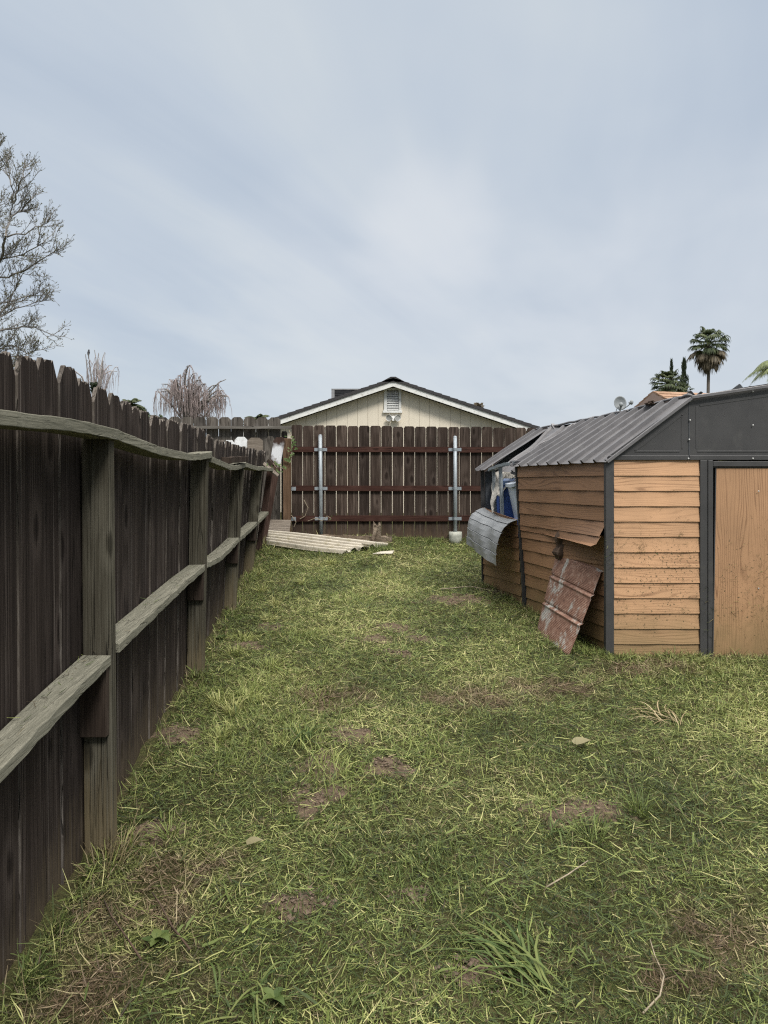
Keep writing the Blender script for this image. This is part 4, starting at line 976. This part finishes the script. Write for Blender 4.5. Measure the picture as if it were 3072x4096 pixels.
# tufts: (pixel x, pixel y, count, spread, length, tint, dry)
tufts = [(218,705,50,.10,.10,.90,.1),(233,712,45,.10,.11,.92,.1),(222,740,40,.08,.09,.85,.1),(250,700,45,.10,.10,.85,0),(236,655,40,.1,.10,.86,.1),(270,668,45,.12,.10,.80,0),(244,640,35,.1,.10,.85,0),
         (268,622,35,.1,.11,.92,.2),(276,606,30,.08,.10,.95,.2),(262,592,30,.08,.10,.9,.1),(303,585,30,.08,.09,.9,.1),(258,574,25,.08,.10,.9,.1),(330,565,30,.08,.12,.88,.1),(383,578,30,.08,.11,.95,.3),(300,640,50,.2,.10,.72,0),(350,600,50,.25,.08,.7,0),
         (230,690,130,.35,.07,.72,0),(260,730,150,.35,.07,.70,0),(300,720,110,.4,.06,.68,0),(285,690,110,.35,.07,.75,0),(240,760,60,.2,.08,.7,0),
         (650,660,90,.45,.05,.78,0),(700,663,110,.45,.06,.75,.1),(745,664,110,.4,.06,.72,.2),(625,657,60,.2,.06,.76,0),(590,652,60,.15,.07,.72,0),(570,648,50,.12,.07,.74,0),(742,700,90,.4,.06,.82,.1),(690,690,110,.5,.05,.75,.1),(765,720,80,.3,.08,.78,0),
         (120,850,40,.10,.10,.85,.9),(90,852,50,.12,.12,.8,.9),(105,870,40,.12,.10,.75,.8),(60,900,70,.10,.07,.45,0),(45,935,80,.10,.08,.42,0),(20,985,90,.12,.08,.42,0),(78,880,50,.08,.07,.5,0),
         (300,745,40,.16,.09,.85,0),(330,770,40,.15,.10,.82,0),(350,790,40,.2,.08,.75,0),(420,750,30,.15,.09,.72,0),(590,840,30,.10,.10,.58,0),(640,815,25,.08,.12,.62,0),(430,880,50,.2,.09,.5,0),(380,850,50,.25,.07,.5,0),
         (170,840,20,.05,.08,.7,0),(530,640,40,.3,.07,.55,.1),(500,575,60,.4,.07,.6,.5),(535,600,70,.25,.11,.85,.8),(510,590,50,.3,.11,.85,.8),(380,552,60,.16,.12,.5,0),(350,553,30,.12,.08,.5,0),(300,556,40,.3,.06,.55,0),(250,555,50,.15,.10,.6,.3),(262,548,30,.06,.18,.6,.6),
         (225,610,40,.06,.09,.5,.1),(198,680,50,.08,.08,.5,.3),(240,575,40,.08,.10,.5,.2),(430,548,70,.5,.08,.55,.1),(500,545,50,.2,.08,.55,.3),(470,550,40,.2,.07,.6,.2)]
for (px, py, cnt, spd, Lh, tn, dr) in tufts:
    g = gpt(px, py); nn = int(cnt * (2.2 if spd < .15 else 3.2)); a = rng.uniform(0, 6.28, nn); r = spd * np.sqrt(rng.random(nn)) * (1 if spd > .13 else .55)
    x = g[0] + r * np.cos(a); y = g[1] + r * np.sin(a); k = ~in_solid(x, y); x, y, a, r = x[k], y[k], a[k], r[k]; n = len(x)
    yaw = a + rng.normal(0, .6, n) if spd < .15 else rng.uniform(0, 6.28, n)
    B.add(x, y, gzb(x, y), yaw, rng.uniform(.75, 1.45, n), Lh * rng.uniform(.6, 1.25, n), rng.uniform(.0022, .0048, n) * (.8 + .07 * y), rng.normal(-.7, .4, n), rng.normal(tn, .09, n) - .08, np.full(n, dr) * (rng.random(n) < .8))
# long blades along the fence foot and shed foot
for (yy, cnt) in ((np.linspace(1.9, 10.4, 420), 1), (np.linspace(1.9, 10.4, 420), 1)):
    n = len(yy); y = yy + rng.normal(0, .03, n); x = np.interp(y, FY, XB) - .10 + rng.uniform(0, .14, n)
    B.add(x, y, gzb(x, y), rng.uniform(0, 6.28, n), rng.uniform(.7, 1.4, n), rng.uniform(.04, .14, n), rng.uniform(.002, .004, n) * (.8 + .06 * y), rng.normal(-.6, .4, n), rng.normal(.6, .2, n), (rng.random(n) < .45) * .9)
n = 520; x = rng.uniform(1.75, 3.7, n); y = 5.79 - rng.gamma(2, .035, n)
B.add(x, y, gzb(x, y), rng.uniform(0, 6.28, n), rng.uniform(.6, 1.4, n), rng.uniform(.04, .12, n), rng.uniform(.002, .004, n) * 1.1, rng.normal(-.6, .4, n), rng.normal(.62, .2, n), (rng.random(n) < np.where(x > 2.55, .75, .25)) * .85)
n = 360; s = rng.random(n); y = SY(s); x = SX(s) - rng.gamma(2, .03, n)
B.add(x, y, gzb(x, y), rng.uniform(0, 6.28, n), rng.uniform(.6, 1.4, n), rng.uniform(.04, .12, n), rng.uniform(.002, .004, n) * 1.3, rng.normal(-.6, .4, n), rng.normal(.6, .2, n), (rng.random(n) < .45) * .85)
n = 420; x = rng.uniform(-1.5, 2.4, n); y = BY - .06 - rng.gamma(2, .06, n)
B.add(x, y, gzb(x, y), rng.uniform(0, 6.28, n), rng.uniform(.6, 1.4, n), rng.uniform(.04, .11, n), rng.uniform(.003, .006, n), rng.normal(-.6, .4, n), rng.normal(.55, .2, n), (rng.random(n) < .4) * .8)
# clippings thrown against the shed front, its corner post and the rails of the fence
def stuck(x, y, z, n): B.add(x, y, z, rng.uniform(0, 6.28, n) * 0 + rng.choice([0.0, 3.14], n) + rng.normal(0, .3, n), rng.uniform(-1.4, 1.4, n), rng.gamma(3, .007, n), rng.uniform(.0015, .0035, n), rng.normal(0, .5, n), rng.normal(.32, .2, n), (rng.random(n) < .3) * .8)
n = 240; stuck(rng.uniform(1.86, 2.54, n), np.full(n, 5.79), rng.normal(-.72, .22, n), n)
n = 90; stuck(rng.normal(1.84, .03, n), np.full(n, 5.788), rng.normal(-.66, .12, n), n)
n = 40; stuck(rng.normal(2.07, .03, n), np.full(n, 5.79), rng.normal(-.60, .03, n), n)
n = 420; stuck(rng.normal(3.0, .2, n), np.full(n, 5.768), rng.normal(-.95, .22, n), n)
n = 60; stuck(rng.normal(2.6, .04, n), np.full(n, 5.775), rng.normal(-1.2, .2, n), n)
n = 300; y = rng.uniform(1.9, 9, n); kz = [np.interp(y, [1.05,2.07,2.6,3.055,3.17,3.9,4.6,5.255,5.37,6,6.7,7.355,7.465,8.3,9.25], [-.93,-.865,-.815,-.785,-.765,-.735,-.705,-.692,-.690,-.725,-.715,-.690,-.695,-.685,-.665])][0]
x = np.array([xin(a, c) for a, c in zip(y, kz)]) - rng.beta(2.2, 1.0, n) * .11
B.add(x, y, kz + .006, rng.uniform(0, 6.28, n), rng.normal(.05, .12, n), rng.gamma(3, .010, n), rng.uniform(.0012, .003, n), rng.normal(0, .4, n), rng.normal(.35, .22, n), (rng.random(n) < .6) * .9)
grass = B.build('grass', M['blades']); tag(grass, 'mown lawn of green and straw coloured clippings', 'grass', kind='stuff')

# crumbs of earth on the bare spots
cm = MB()
for i, (a, c, rx, ry) in enumerate(MOUNDS):
    for k in range(95):
        aa = random.uniform(0, 6.28); rr = random.random() ** .6 * 1.05; x = a + rr * rx * math.cos(aa); y = c + rr * ry * math.sin(aa)
        if in_solid(np.array([x]), np.array([y]))[0]: continue
        r = random.uniform(.003, .012) * (1.6 if random.random() < .08 else 1); z = float(gzb(x, y)) + r * .4; q = [random.uniform(.6, 1.2) * r for _ in range(6)]
        cm.add([(x + q[0], y, z), (x, y + q[1], z), (x - q[2], y, z), (x, y - q[3], z), (x, y, z + q[4] * .8), (x, y, z - q[5])], [(0, 1, 4), (1, 2, 4), (2, 3, 4), (3, 0, 4), (1, 0, 5), (2, 1, 5), (3, 2, 5), (0, 3, 5)])
clods = cm.build('soil_crumbs', plain('soil_crumb', (.12, .088, .062), .95, 0, .4, 60)); tag(clods, 'small crumbs of brown earth on the bare spots', 'soil', kind='stuff')
# a flattened clump of long broad blades
def bladeclump(label, px, py, n, L, heading, spread, wmin, wmax, mat, name='grass_clump'):
    g = gpt(px, py); o = thing(name, g, label, 'grass clump'); mb = MB()
    for i in range(n):
        a = heading + random.gauss(0, spread); ln = L * random.uniform(.5, 1.15); wd = random.uniform(wmin, wmax); x0 = g[0] + random.gauss(0, .05); y0 = g[1] + random.gauss(0, .05); P = []
        h = random.uniform(.015, .055); bend = random.gauss(0, .5)
        for k in range(8):
            f = k / 7; aa = a + bend * f; x = x0 + math.cos(aa) * ln * f; y = y0 + math.sin(aa) * ln * f
            z = float(gzb(x, y)) + .012 + h * math.sin(min(1, f * 1.15) * math.pi) * .9; w_ = wd * (1 - f ** 3) * (.6 + .4 * min(1, f * 4)) + .0006
            P.append([(x - math.sin(aa) * w_ / 2, y + math.cos(aa) * w_ / 2, z), (x, y, z - w_ * .18), (x + math.sin(aa) * w_ / 2, y - math.cos(aa) * w_ / 2, z)])
        mb.grid(P)
    mb.build('blade_tuft', mat, o, smooth=True); return o
bladeclump('flattened clump of long bright green blades low in the lawn', 535, 985, 34, .36, 2.3, .5, .005, .011, M['weed'])
bladeclump('smaller fan of green blades just above the flattened bright clump', 560, 835, 14, .20, .3, 1.6, .004, .008, M['weed'])
bladeclump('loose green blades near the bottom edge beside the dry straw', 250, 1005, 16, .18, .6, 1.4, .004, .009, M['weed'])
bladeclump('yellow green tuft bent over right of the lower fence posts', 300, 745, 34, .24, .9, .5, .005, .009, M['weed'])
bladeclump('bent straw coloured tuft right of the middle of the lawn', 665, 722, 26, .26, 2.4, .6, .004, .008, M['straw'])
# weeds and leaves on the lawn
def leaf(mb, c, d, w_, L, up=.3, fold=.25):
    d = np.array([math.cos(d), math.sin(d), 0]); s_ = np.array([-d[1], d[0], 0]); P = []
    for k in range(6):
        f = k / 5; ww = w_ * math.sin(math.pi * min(1, .12 + .88 * f) ** .75) * .5 + .001
        ctr = np.array(c) + d * L * f + np.array([0, 0, up * L * math.sin(f * 2.4)])
        P.append([ctr - s_ * ww + [0, 0, ww * fold], ctr, ctr + s_ * ww + [0, 0, ww * fold]])
    mb.grid(P)
def weed(label, px, py, n, L, wf, mat):
    g = gpt(px, py); o = thing('broadleaf_weed', g, label, 'weed'); mb = MB(); a0 = random.uniform(0, 6)
    for k in range(n): leaf(mb, g + [0, 0, .03], a0 + 6.28 * k / n + random.gauss(0, .25), L * wf, L * random.uniform(.75, 1.15), random.uniform(-.1, .35))
    mb.build('leaf_rosette', mat, o, smooth=True)
weed('big lobed green leaves of a small plant low on the left lawn', 157, 947, 5, .060, .55, M['weed'])
weed('pale green leafy plant at the bottom edge left of centre', 275, 1008, 5, .05, .5, M['weed'])
weed('round green leaf rosette in the grass near the fence and second post', 222, 640, 6, .07, .5, M['weed'])
def flatleaf(label, px, py, L, mat, name='fallen_leaf'):
    g = gpt(px, py); o = thing(name, g, label, 'leaf'); mb = MB(); leaf(mb, g + [-.4 * L, 0, .04], .3, L * .8, L, .12, .2); mb.build('blade', mat, o, smooth=True)
flatleaf('pale yellow fallen leaf on the grass in front of the shed', 582, 751, .11, M['dryleaf'])
flatleaf('flat grey round leaf on the left lawn right of the first post', 253, 853, .07, M['dryleaf'])
# twigs
def twig(label, pts, r, mat='root'):
    P = [gpt(*p) + [0, 0, .03] for p in pts]; o = thing('twig', P[0], label, 'twig'); mb = MB(); n = len(P); mb.tube(P, [r * (1 - .5 * i / n) for i in range(n)], 5); mb.build('stem', M[mat], o, smooth=True)
twig('pale straight dry stalk lying on the dark clippings right of centre', [(546, 895), (568, 882), (588, 868)], .0035)
twig('pale curved root running out at the bottom right', [(643, 1023), (660, 1005), (664, 985), (655, 965), (650, 948)], .0035)
twig('dark thin stick lying on the dry straw below the first post', [(190, 958), (172, 935), (160, 912), (152, 900)], .004, 'debris')
twig('brown bent stick near the left dry patch under the fence', [(141, 968), (128, 948), (112, 925), (104, 908)], .004, 'debris')
twig('tangled pale roots on the bare soil beside the shed corner', [(440, 592), (470, 589), (495, 594), (512, 590), (528, 598)], .008)

# ================================================================== TREES
def vrot(v, ax, an): return Matrix.Rotation(an, 3, ax) @ v
def rnd_perp(d):
    a = Vector((random.gauss(0, 1), random.gauss(0, 1), random.gauss(0, 1))); a -= d * a.dot(d); return a.normalized()
def grow(start, d, L, r, seg, up, wob):
    pts = [Vector(start)]; rad = [r]; d = Vector(d).normalized()
    for i in range(seg):
        d = (d + Vector((random.gauss(0, wob), random.gauss(0, wob), random.gauss(0, wob) + up))).normalized()
        pts.append(pts[-1] + d * (L / seg)); rad.append(r * (1 - .75 * (i + 1) / seg))
    return pts, rad
def samp(pts, f):
    n = len(pts) - 1; i = min(int(f * n), n - 1); t = f * n - i; return pts[i].lerp(pts[i + 1], t), (pts[i + 1] - pts[i]).normalized()
# bare budding tree at the left
TYD = 24.0
bt = thing('bare_tree', U(-26, 470, TYD) * [1, 1, 0] + [0, 0, -1.1], 'big leafless budding tree rising behind the left fence at the picture edge', 'tree')
tr = MB(); tw = MB(); bd = MB()
t0 = Vector(U(-26, 470, TYD)); t0.z = -1.1; t1 = Vector(U(-16, 330, TYD)); t2 = Vector(U(-4, 275, TYD))
tr.tube([t0, (t0 + t1) / 2 + Vector((.05, 0, 0)), t1, t2], [.26, .22, .17, .13], 8)
limbs = [([(-16,330),(-2,318),(10,305),(22,284),(29,270)], .085), ([(-4,275),(6,255),(14,232),(17,212),(20,198)], .09), ([(-4,275),(-6,240),(4,205),(3,180),(-4,160)], .085),
         ([(-16,330),(4,326),(24,322),(40,322),(60,330)], .07), ([(-4,275),(14,272),(34,264),(52,252),(66,244)], .06), ([(-16,345),(2,345),(18,340),(30,346),(36,350)], .06),
         ([(20,198),(25,185),(30,172),(32,160)], .05), ([(20,198),(18,180),(12,160),(4,142)], .05), ([(17,212),(28,205),(38,194),(44,188)], .05), ([(-16,360),(0,358),(12,362),(20,366)], .06), ([(3,180),(2,165),(0,150)], .04),
         ([(14,232),(30,228),(42,222),(56,216)], .05), ([(-6,240),(-24,215),(-40,190),(-50,170)], .09), ([(-16,330),(-44,310),(-70,290),(-90,280)], .09), ([(-4,275),(-30,255),(-55,230),(-75,215)], .08), ([(6,255),(30,250),(50,238),(62,226)], .045), ([(-2,318),(18,306),(36,300),(50,296)], .045), ([(-16,352),(6,350),(24,352),(44,345)], .04),
         ([(-20,372),(-4,368),(10,372),(22,378)], .05), ([(2,300),(20,296),(38,290),(54,285)], .045), ([(-16,380),(0,378),(12,384)], .05)]
for pl, r0 in limbs:
    P = [Vector(U(px - 7, py + 5, TYD + random.uniform(-.3, .3) + i * random.uniform(-.5, .5))) for i, (px, py) in enumerate(pl)]
    PP = [];
    for a, c in zip(P[:-1], P[1:]):
        for k in range(3): PP.append(a.lerp(c, k / 3) + Vector((random.gauss(0, .008), random.gauss(0, .05), random.gauss(0, .008))))
    PP.append(P[-1]); tr.tube(PP, [r0 * .62 * (1 - .8 * i / len(PP)) for i in range(len(PP))], 5)
    Lh = sum((b_ - a).length for a, b_ in zip(P[:-1], P[1:]))
    for j in range(int(5 + Lh * 2.8)):
        f = random.uniform(.12, 1) ; p, dd = samp(PP, f)
        d1 = (dd * .75 + rnd_perp(dd) * random.uniform(.4, .85) + Vector((.10, 0, .24))).normalized()
        L1 = random.uniform(.45, 1.15) * (1.15 - .55 * f); pts, rad = grow(p, d1, L1, .013, 6, .09, .08); tw.tube(pts, [max(q, .006) for q in rad], 4, False)
        for q in range(int(6 + L1 * 10)):
            f2 = random.uniform(.2, 1); p2, e2 = samp(pts, f2); d2 = (e2 * .7 + rnd_perp(e2) * .75 + Vector((0, 0, .25))).normalized()
            L2 = random.uniform(.12, .36); pt2, rd2 = grow(p2, d2, L2, .0068, 3, .12, .12); tw.tube(pt2, [max(q_, .0045) for q_ in rd2], 3, False)
            for z in range(3):
                p3, e3 = samp(pt2, random.uniform(.4, 1)); dv = (rnd_perp(e3) + e3).normalized() * random.uniform(.03, .07)
                sdv = rnd_perp(e3) * .012; bd.add([p3 - sdv, p3 + sdv, p3 + dv + sdv * .6, p3 + dv - sdv * .6], [(0, 1, 2, 3)])
tr.build('trunk', M['bark'], bt); tw.build('crown', M['bark'], bt); bd.build('buds', M['bud'], bt)
# weeping birches far behind
def weeper(label, px, ptop, pbot, wpx, Yd, n1, n2, seed, hang, mat, sub=()):
    random.seed(seed); k = Yd / F; n1 = int(n1 * .85); n2 = int(n2 * .48); top = (HY - ptop) * k; x0 = (px - CX) * k; o = thing('weeping_birch', (x0, Yd, -1.03), label, 'tree', 'weeping birches behind the fences')
    tr = MB(); cr = MB(); base = Vector((x0, Yd, -1.0)); hb_ = (HY - pbot) * k
    tr.tube([base, Vector((x0 + .1, Yd, hb_ * .6)), Vector((x0, Yd, hb_ + (top - hb_) * .35))], [.20, .16, .08], 7)
    for i in range(n1):
        lim = random.choice(sub) if sub else (0, wpx, 1.0)
        cx_, hw_, hf = lim; fx = random.uniform(-1, 1); xt = x0 + (cx_ + fx * hw_ * 1.1) * k; yt = Yd + random.uniform(-1, 1) * hw_ * k * .8
        zt = hb_ + (top - hb_) * hf * (1.0 if i < 2 else (1 - .5 * abs(fx) ** 2.0) * random.uniform(.72, 1.0))
        st = Vector((x0 + random.uniform(-.2, .2), Yd, hb_ * random.uniform(.4, 1.0) + .2)); en = Vector((xt, yt, zt)); mid = st.lerp(en, .55) + Vector((0, 0, .34 * (zt - st.z) * min(1, .35 + abs(fx)) - (.12 * (zt - st.z) if i < 2 else 0))) + Vector((random.gauss(0, .15), 0, 0))
        P = [st.lerp(mid, .5) + Vector((0, 0, .12)), mid, mid.lerp(en, .55) + Vector((0, 0, .13)), en]; P = [st] + P
        tr.tube(P, [.06, .05, .042, .03, .018], 4)
        for j in range(n2):
            p, dd = samp(P, random.uniform(.35, 1)); a = random.uniform(0, 6.28); out = random.uniform(.15, .55) * wpx * k * .38; ln = random.uniform(.35, 1.0) * hang * k
            q = [p]; 
            for t_ in (.25, .5, .75, 1): q.append(p + Vector((math.cos(a) * out * math.sin(t_ * 1.5) + random.gauss(0, .03), math.sin(a) * out * math.sin(t_ * 1.5), ln * (.10 * math.sin(t_ * 3.14 * .8) - t_ ** 1.9 * .9))))
            cr.tube(q, [.016, .015, .013, .012, .010], 3, False)
            for r_ in range(1):
                p2, d2 = samp(q, random.uniform(.3, .85)); l2 = ln * random.uniform(.25, .6); s2 = Vector((random.gauss(0, .12), random.gauss(0, .12), 0))
                cr.tube([p2, p2 + s2 + Vector((0, 0, -l2 * .35)), p2 + s2 * 1.3 + Vector((0, 0, -l2))], [.011, .010, .008], 3, False)
    tr.build('trunk', M['birch'] if not sub else M['bark'], o); cr.build('crown', mat, o); return o
weeper('leafless weeping tree with reddish hanging twigs above the far corner fence', 187, 363, 418, 38, 40, 46, 26, 11, 34, M['birch_twig'], ((-16, 22, .78), (2, 22, 1.0), (0, 16, 1.0), (26, 14, .72), (34, 10, .5)))
weeper('pale wispy weeping tree with drooping bare twigs above the left fence pickets', 95, 351, 395, 23, 44, 16, 15, 5, 34, plain('pale_twig', (.27, .235, .235), .95))
random.seed(21)
brd = thing('bird', U(88.7, 353, 44), 'tiny dark bird perched on top of the pale weeping tree', 'bird'); mb = MB(); P = []; c = U(88.6, 352.4, 44)
for f, r in ((0, .01), (.12, .045), (.3, .07), (.55, .085), (.72, .05), (.82, .055), (.92, .04), (1, .008)): P.append([c + np.array([r * math.cos(a), r * math.sin(a) - .05 + .1 * f, -.22 + .42 * f]) for a in np.linspace(0, 6.283, 9)[:-1]])
mb.grid(P, True); mb.add([c + [-.03, .02, -.40], c + [.03, .02, -.40], c + [.035, 0, -.15], c + [-.035, 0, -.15]], [(0, 1, 2, 3)]); mb.add([c + [0, .03, .13], c + [0, -.06, .14], c + [.01, .03, .16]], [(0, 1, 2)]); mb.build('body', M['bird'], brd, smooth=True)

def fanfrond(mb, base, d, Lp, Lf, n=18, droop=.5, half=1.25, wd=.05):
    d = Vector(d).normalized(); tip = Vector(base) + d * Lp + Vector((0, 0, -droop * .12 * Lp)); s_ = rnd_perp(d); s_ = d.cross(Vector((0, 0, 1))); s_ = s_.normalized() if s_.length > .05 else Vector((1, 0, 0))
    mb.tube([base, Vector(base).lerp(tip, .5) + Vector((0, 0, .03)), tip], [wd * .5, wd * .4, wd * .3], 3, False)
    for i in range(n):
        a = -half + 2 * half * i / (n - 1); e = (d * math.cos(a) + s_ * math.sin(a)).normalized(); L = Lf * (.75 + .25 * math.cos(a)) * random.uniform(.9, 1.08)
        q0 = tip; q1 = tip + e * L * .55; q2 = tip + e * L * .85 + Vector((0, 0, -droop * L * .35)); nn = e.cross(Vector((0, 0, 1))).normalized() * wd if abs(e.z) < .95 else Vector((wd, 0, 0))
        q3 = q2 + Vector((0, 0, -droop * L * .3)) + e * L * .05
        mb.add([q0 - nn * .3, q0 + nn * .3, q1 + nn * .8, q1 - nn * .8, q2 + nn * .5, q2 - nn * .5, q3], [(0, 1, 2, 3), (3, 2, 4, 5), (5, 4, 6)])
def fanpalm(label, px, py, pbase_z, Yd, rad_px, trunk_r, nfr, droop=.8, dead=0, elmin=-.9, name='fan_palm'):
    k = Yd / F; c = Vector(U(px, py, Yd)); o = thing(name, (c.x, Yd, -1.03), label, 'palm'); mb = MB(); h = c.z + 1.03
    mb.tube([(c.x - .35 * (1 if h > 6 else .2), Yd, -1.03), (c.x - .1, Yd, -1.03 + h * .5), (c.x, Yd, c.z)], [trunk_r * 1.25, trunk_r, trunk_r * .95], 9); mb.build('trunk', M['palm_trunk'], o)
    Rr_ = rad_px * k; mb = MB(); md = MB()
    for i in range(nfr):
        a = i * 2.39996; el = 1.35 - (1.35 - elmin) * (i / nfr) ** .85; d_ = (math.cos(a) * math.cos(el), math.sin(a) * math.cos(el), math.sin(el))
        isd = el < -.35 and dead
        fanfrond(md if isd else mb, c + Vector((0, 0, -.25 * max(0, .3 - el))), d_, Rr_ * random.uniform(.42, .58), Rr_ * random.uniform(.42, .56), 16, droop * random.uniform(.7, 1.2), 1.25, .042 * Rr_)
    mb.build('crown', M['palm_leaf'], o)
    if dead: md.build('dead_fronds', M['palm_dead'], o)
random.seed(4)
fanpalm('tall fan palm on a long thin bare trunk above the brown roof', 709, 343, 0, 58, 22, .125, 50, .9, 1, -1.35)
fanpalm('short bushy fan palm behind the ridge of the brown roof', 668, 384, 0, 46, 19, .2, 44, .7, 0, -.6)
fanpalm('small fan palm peeking right beside the cypress behind the brown roof', 682, 392, 0, 48, 13, .18, 30, .7, 0, -.6)
def cypress(label, px, ptop, wpx, Yd):
    k = Yd / F; top = (HY - ptop) * k; x0 = (px - CX) * k; o = thing('cypress', (x0, Yd, -1.03), label, 'tree', 'cypresses behind the brown roof'); mb = MB(); mb.tube([(x0, Yd, -1.03), (x0, Yd, top * .9)], [.12, .03], 6); mb.build('trunk', M['bark'], o)
    mb = MB(); H_ = top + 1.03
    for i in range(1500):
        f = random.random() ** .8; z = -.8 + (H_ - .2) * f; r = wpx * k * min(1, (1 - f) * 2.6 + .06) * random.uniform(.35, 1.1) * (.75 + .25 * math.sin(z * 5)); a = random.uniform(0, 6.28)
        p = Vector((x0 + r * math.cos(a), Yd + r * math.sin(a), z)); u = Vector((math.cos(a) * .35, math.sin(a) * .35, 1)).normalized() * random.uniform(.15, .35); s_ = rnd_perp(u.normalized()) * .05
        mb.add([p - s_, p + s_, p + u], [(0, 1, 2)])
    mb.build('crown', M['conifer'], o)
cypress('thin dark cypress tip poking up behind the short fan palm', 671.5, 361.5, 3.5, 56)
cypress('taller pointed dark cypress right of the short fan palm', 684, 360.5, 8, 54)
def featherpalm(label, px, py, Yd, rpx, n, mat, name='feather_palm', elr=(.05, 1.2), dro=1.0):
    k = Yd / F; c = Vector(U(px, py, Yd)); o = thing(name, (c.x, Yd, -1.03), label, 'palm', ); mb = MB(); mb.tube([(c.x, Yd, -1.03), (c.x, Yd, c.z)], [.2, .16], 8); mb.build('trunk', M['palm_trunk'], o); mb = MB()
    for i in range(n):
        a = i * 2.39996 + .4; el = random.uniform(*elr); L = rpx * k * random.uniform(.85, 1.2); P = []
        for j in range(13):
            t = j / 12; r = L * (math.cos(el) * t + .15 * t * t); P.append(c + Vector((math.cos(a) * r, math.sin(a) * r, L * (math.sin(el) * t * 1.1 - .62 * dro * t ** 2.2))))
        mb.tube(P, [.02 - .0013 * j for j in range(13)], 3, False)
        for j in range(1, 13):
            for z in (0, .33, .66):
                p, dd = samp(P, min(1, (j + z) / 13)); sd_ = dd.cross(Vector((0, 0, 1))).normalized()
                for sg in (-1, 1):
                    ll = L * .27 * math.sin(math.pi * min(1, .15 + .8 * j / 12)) * random.uniform(.8, 1.1); e = (sd_ * sg * .75 + dd * .55 + Vector((0, 0, -.45))).normalized(); w_ = dd * .016 * (Yd / 30)
                    q = p + e * ll + Vector((0, 0, -.25 * ll)); mdp = p + e * ll * .55
                    mb.add([p - w_, p + w_, mdp + w_, mdp - w_, q], [(0, 1, 2, 3), (3, 2, 4)])
    mb.build('crown', mat, o)
random.seed(9)
featherpalm('pale green feathery palm cut by the right picture edge above the shed', 783, 372, 32, 38, 26, M['palm_pale'], 'feather_palm', (.5, 1.35), 1.5)
featherpalm('green palm crown just showing over the left corner fence', 258, 421, 42, 15, 24, M['shrub'])
featherpalm('light green palm fronds showing over the leaning left fence', 129, 405, 36, 15, 22, M['shrub'])
def shrub(label, px, py, Yd, rx, rz, n, mat, name='shrub'):
    k = Yd / F; c = U(px, py, Yd); o = thing(name, (c[0], Yd, -1.03), label, 'shrub'); mb = MB(); mb.tube([(c[0], Yd, -1.03), c], [.1, .05], 6)
    mb.build('stem', M['bark'], o); mb = MB()
    for i in range(n):
        v = rng.normal(0, 1, 3); v /= np.linalg.norm(v); f = rng.random() ** .4; lump = 1 + .35 * mnoise.noise(Vector(v * 2.5 + c)); p = Vector(c + v * f * lump * np.array([rx * k, rx * k, rz * k]))
        u = rnd_perp(Vector((0, 0, 1))) * random.uniform(.08, .18) + Vector((0, 0, random.uniform(-.02, .1))); s_ = rnd_perp(u.normalized()) * .06; mb.add([p - s_ * .3, p + u * .5 - s_, p + u, p + u * .5 + s_], [(0, 1, 2, 3)])
    mb.build('crown', mat, o)
shrub('dark green leafy tree top over the left fence beside the weeping birch', 141, 417, 38, 7, 10, 900, M['conifer'])
shrub('dark green bush low between the left fence and the weeping birch', 155, 424, 38, 11, 9, 900, M['shrub'])
shrub('dark green leaf tuft behind a picket tip under the pale weeping tree', 94.5, 388, 34, 3, 5, 220, M['conifer'])
shrub('dry reddish seed heads poking up behind the right roof slope of the cream house', 477, 408, 26, 5, 4, 160, M['palm_dead'])
# vines in the corner
def vine(label, pts, n, Yd, sz):
    o = thing('vine', U(*pts[0], Yd), label, 'vine'); mb = MB(); P = [Vector(U(px, py, Yd)) + Vector((0, random.uniform(-.03, .03), 0)) for px, py in pts]; mb.tube(P, .005, 4, False); mb.build('stem', M['root'], o); mb = MB()
    for i in range(n):
        p, d_ = samp(P, random.random()); c = np.array(p) + rng.normal(0, .035, 3) * [1, .5, 1]; s_ = sz * random.uniform(.7, 1.2); a = random.uniform(0, 6.28); tl = random.uniform(-.5, .5); Q = []
        for t in range(7):
            th = a + 2 * math.pi * t / 7; rr = s_ * (.5 + .22 * math.cos(2 * (th - a)) + (.15 if t == 0 else 0)); Q.append(c + np.array([rr * math.cos(th), -.02 - rr * tl * math.sin(th), rr * math.sin(th)]))
        mb.add(Q, [tuple(range(7))])
    mb.build('leaves', M['vine'], o)
vine('green ivy trailing down the right side of the brown corner post', [(289, 430), (292.5, 438), (294, 444), (291.5, 449), (292.5, 455), (290.5, 460)], 24, 11.56, .034)
vine('small green vine tangled round the grey strip at the end of the left fence', [(276, 458), (273.5, 464), (277, 468), (280.5, 466), (283, 469)], 18, 10.42, .03)
vine('single vine stem with small leaves on the front of the brown corner post', [(286.5, 459), (288, 461.5)], 2, 11.56, .06)
vine('dry vine tendrils wound round the left galvanised post', [(308, 521), (316, 518), (322, 521), (327, 516), (331, 518.5)], 2, 11.6, .03)
for n_, (lab, pts) in enumerate((('dry stem curling at the left of the board fence above the bottom rail', [(287.5, 513), (292, 516), (296, 522), (294, 527)]), ('thin dry stem hanging between the fence rails near the corner post', [(304, 500), (308, 508), (305, 516), (300, 519)]))):
    o = thing('dry_stem', U(*pts[0], 11.68), lab, 'stem'); mb = MB(); mb.tube([U(a, c, 11.68) for a, c in pts], .006, 4, False); mb.build('stem', M['root'], o)
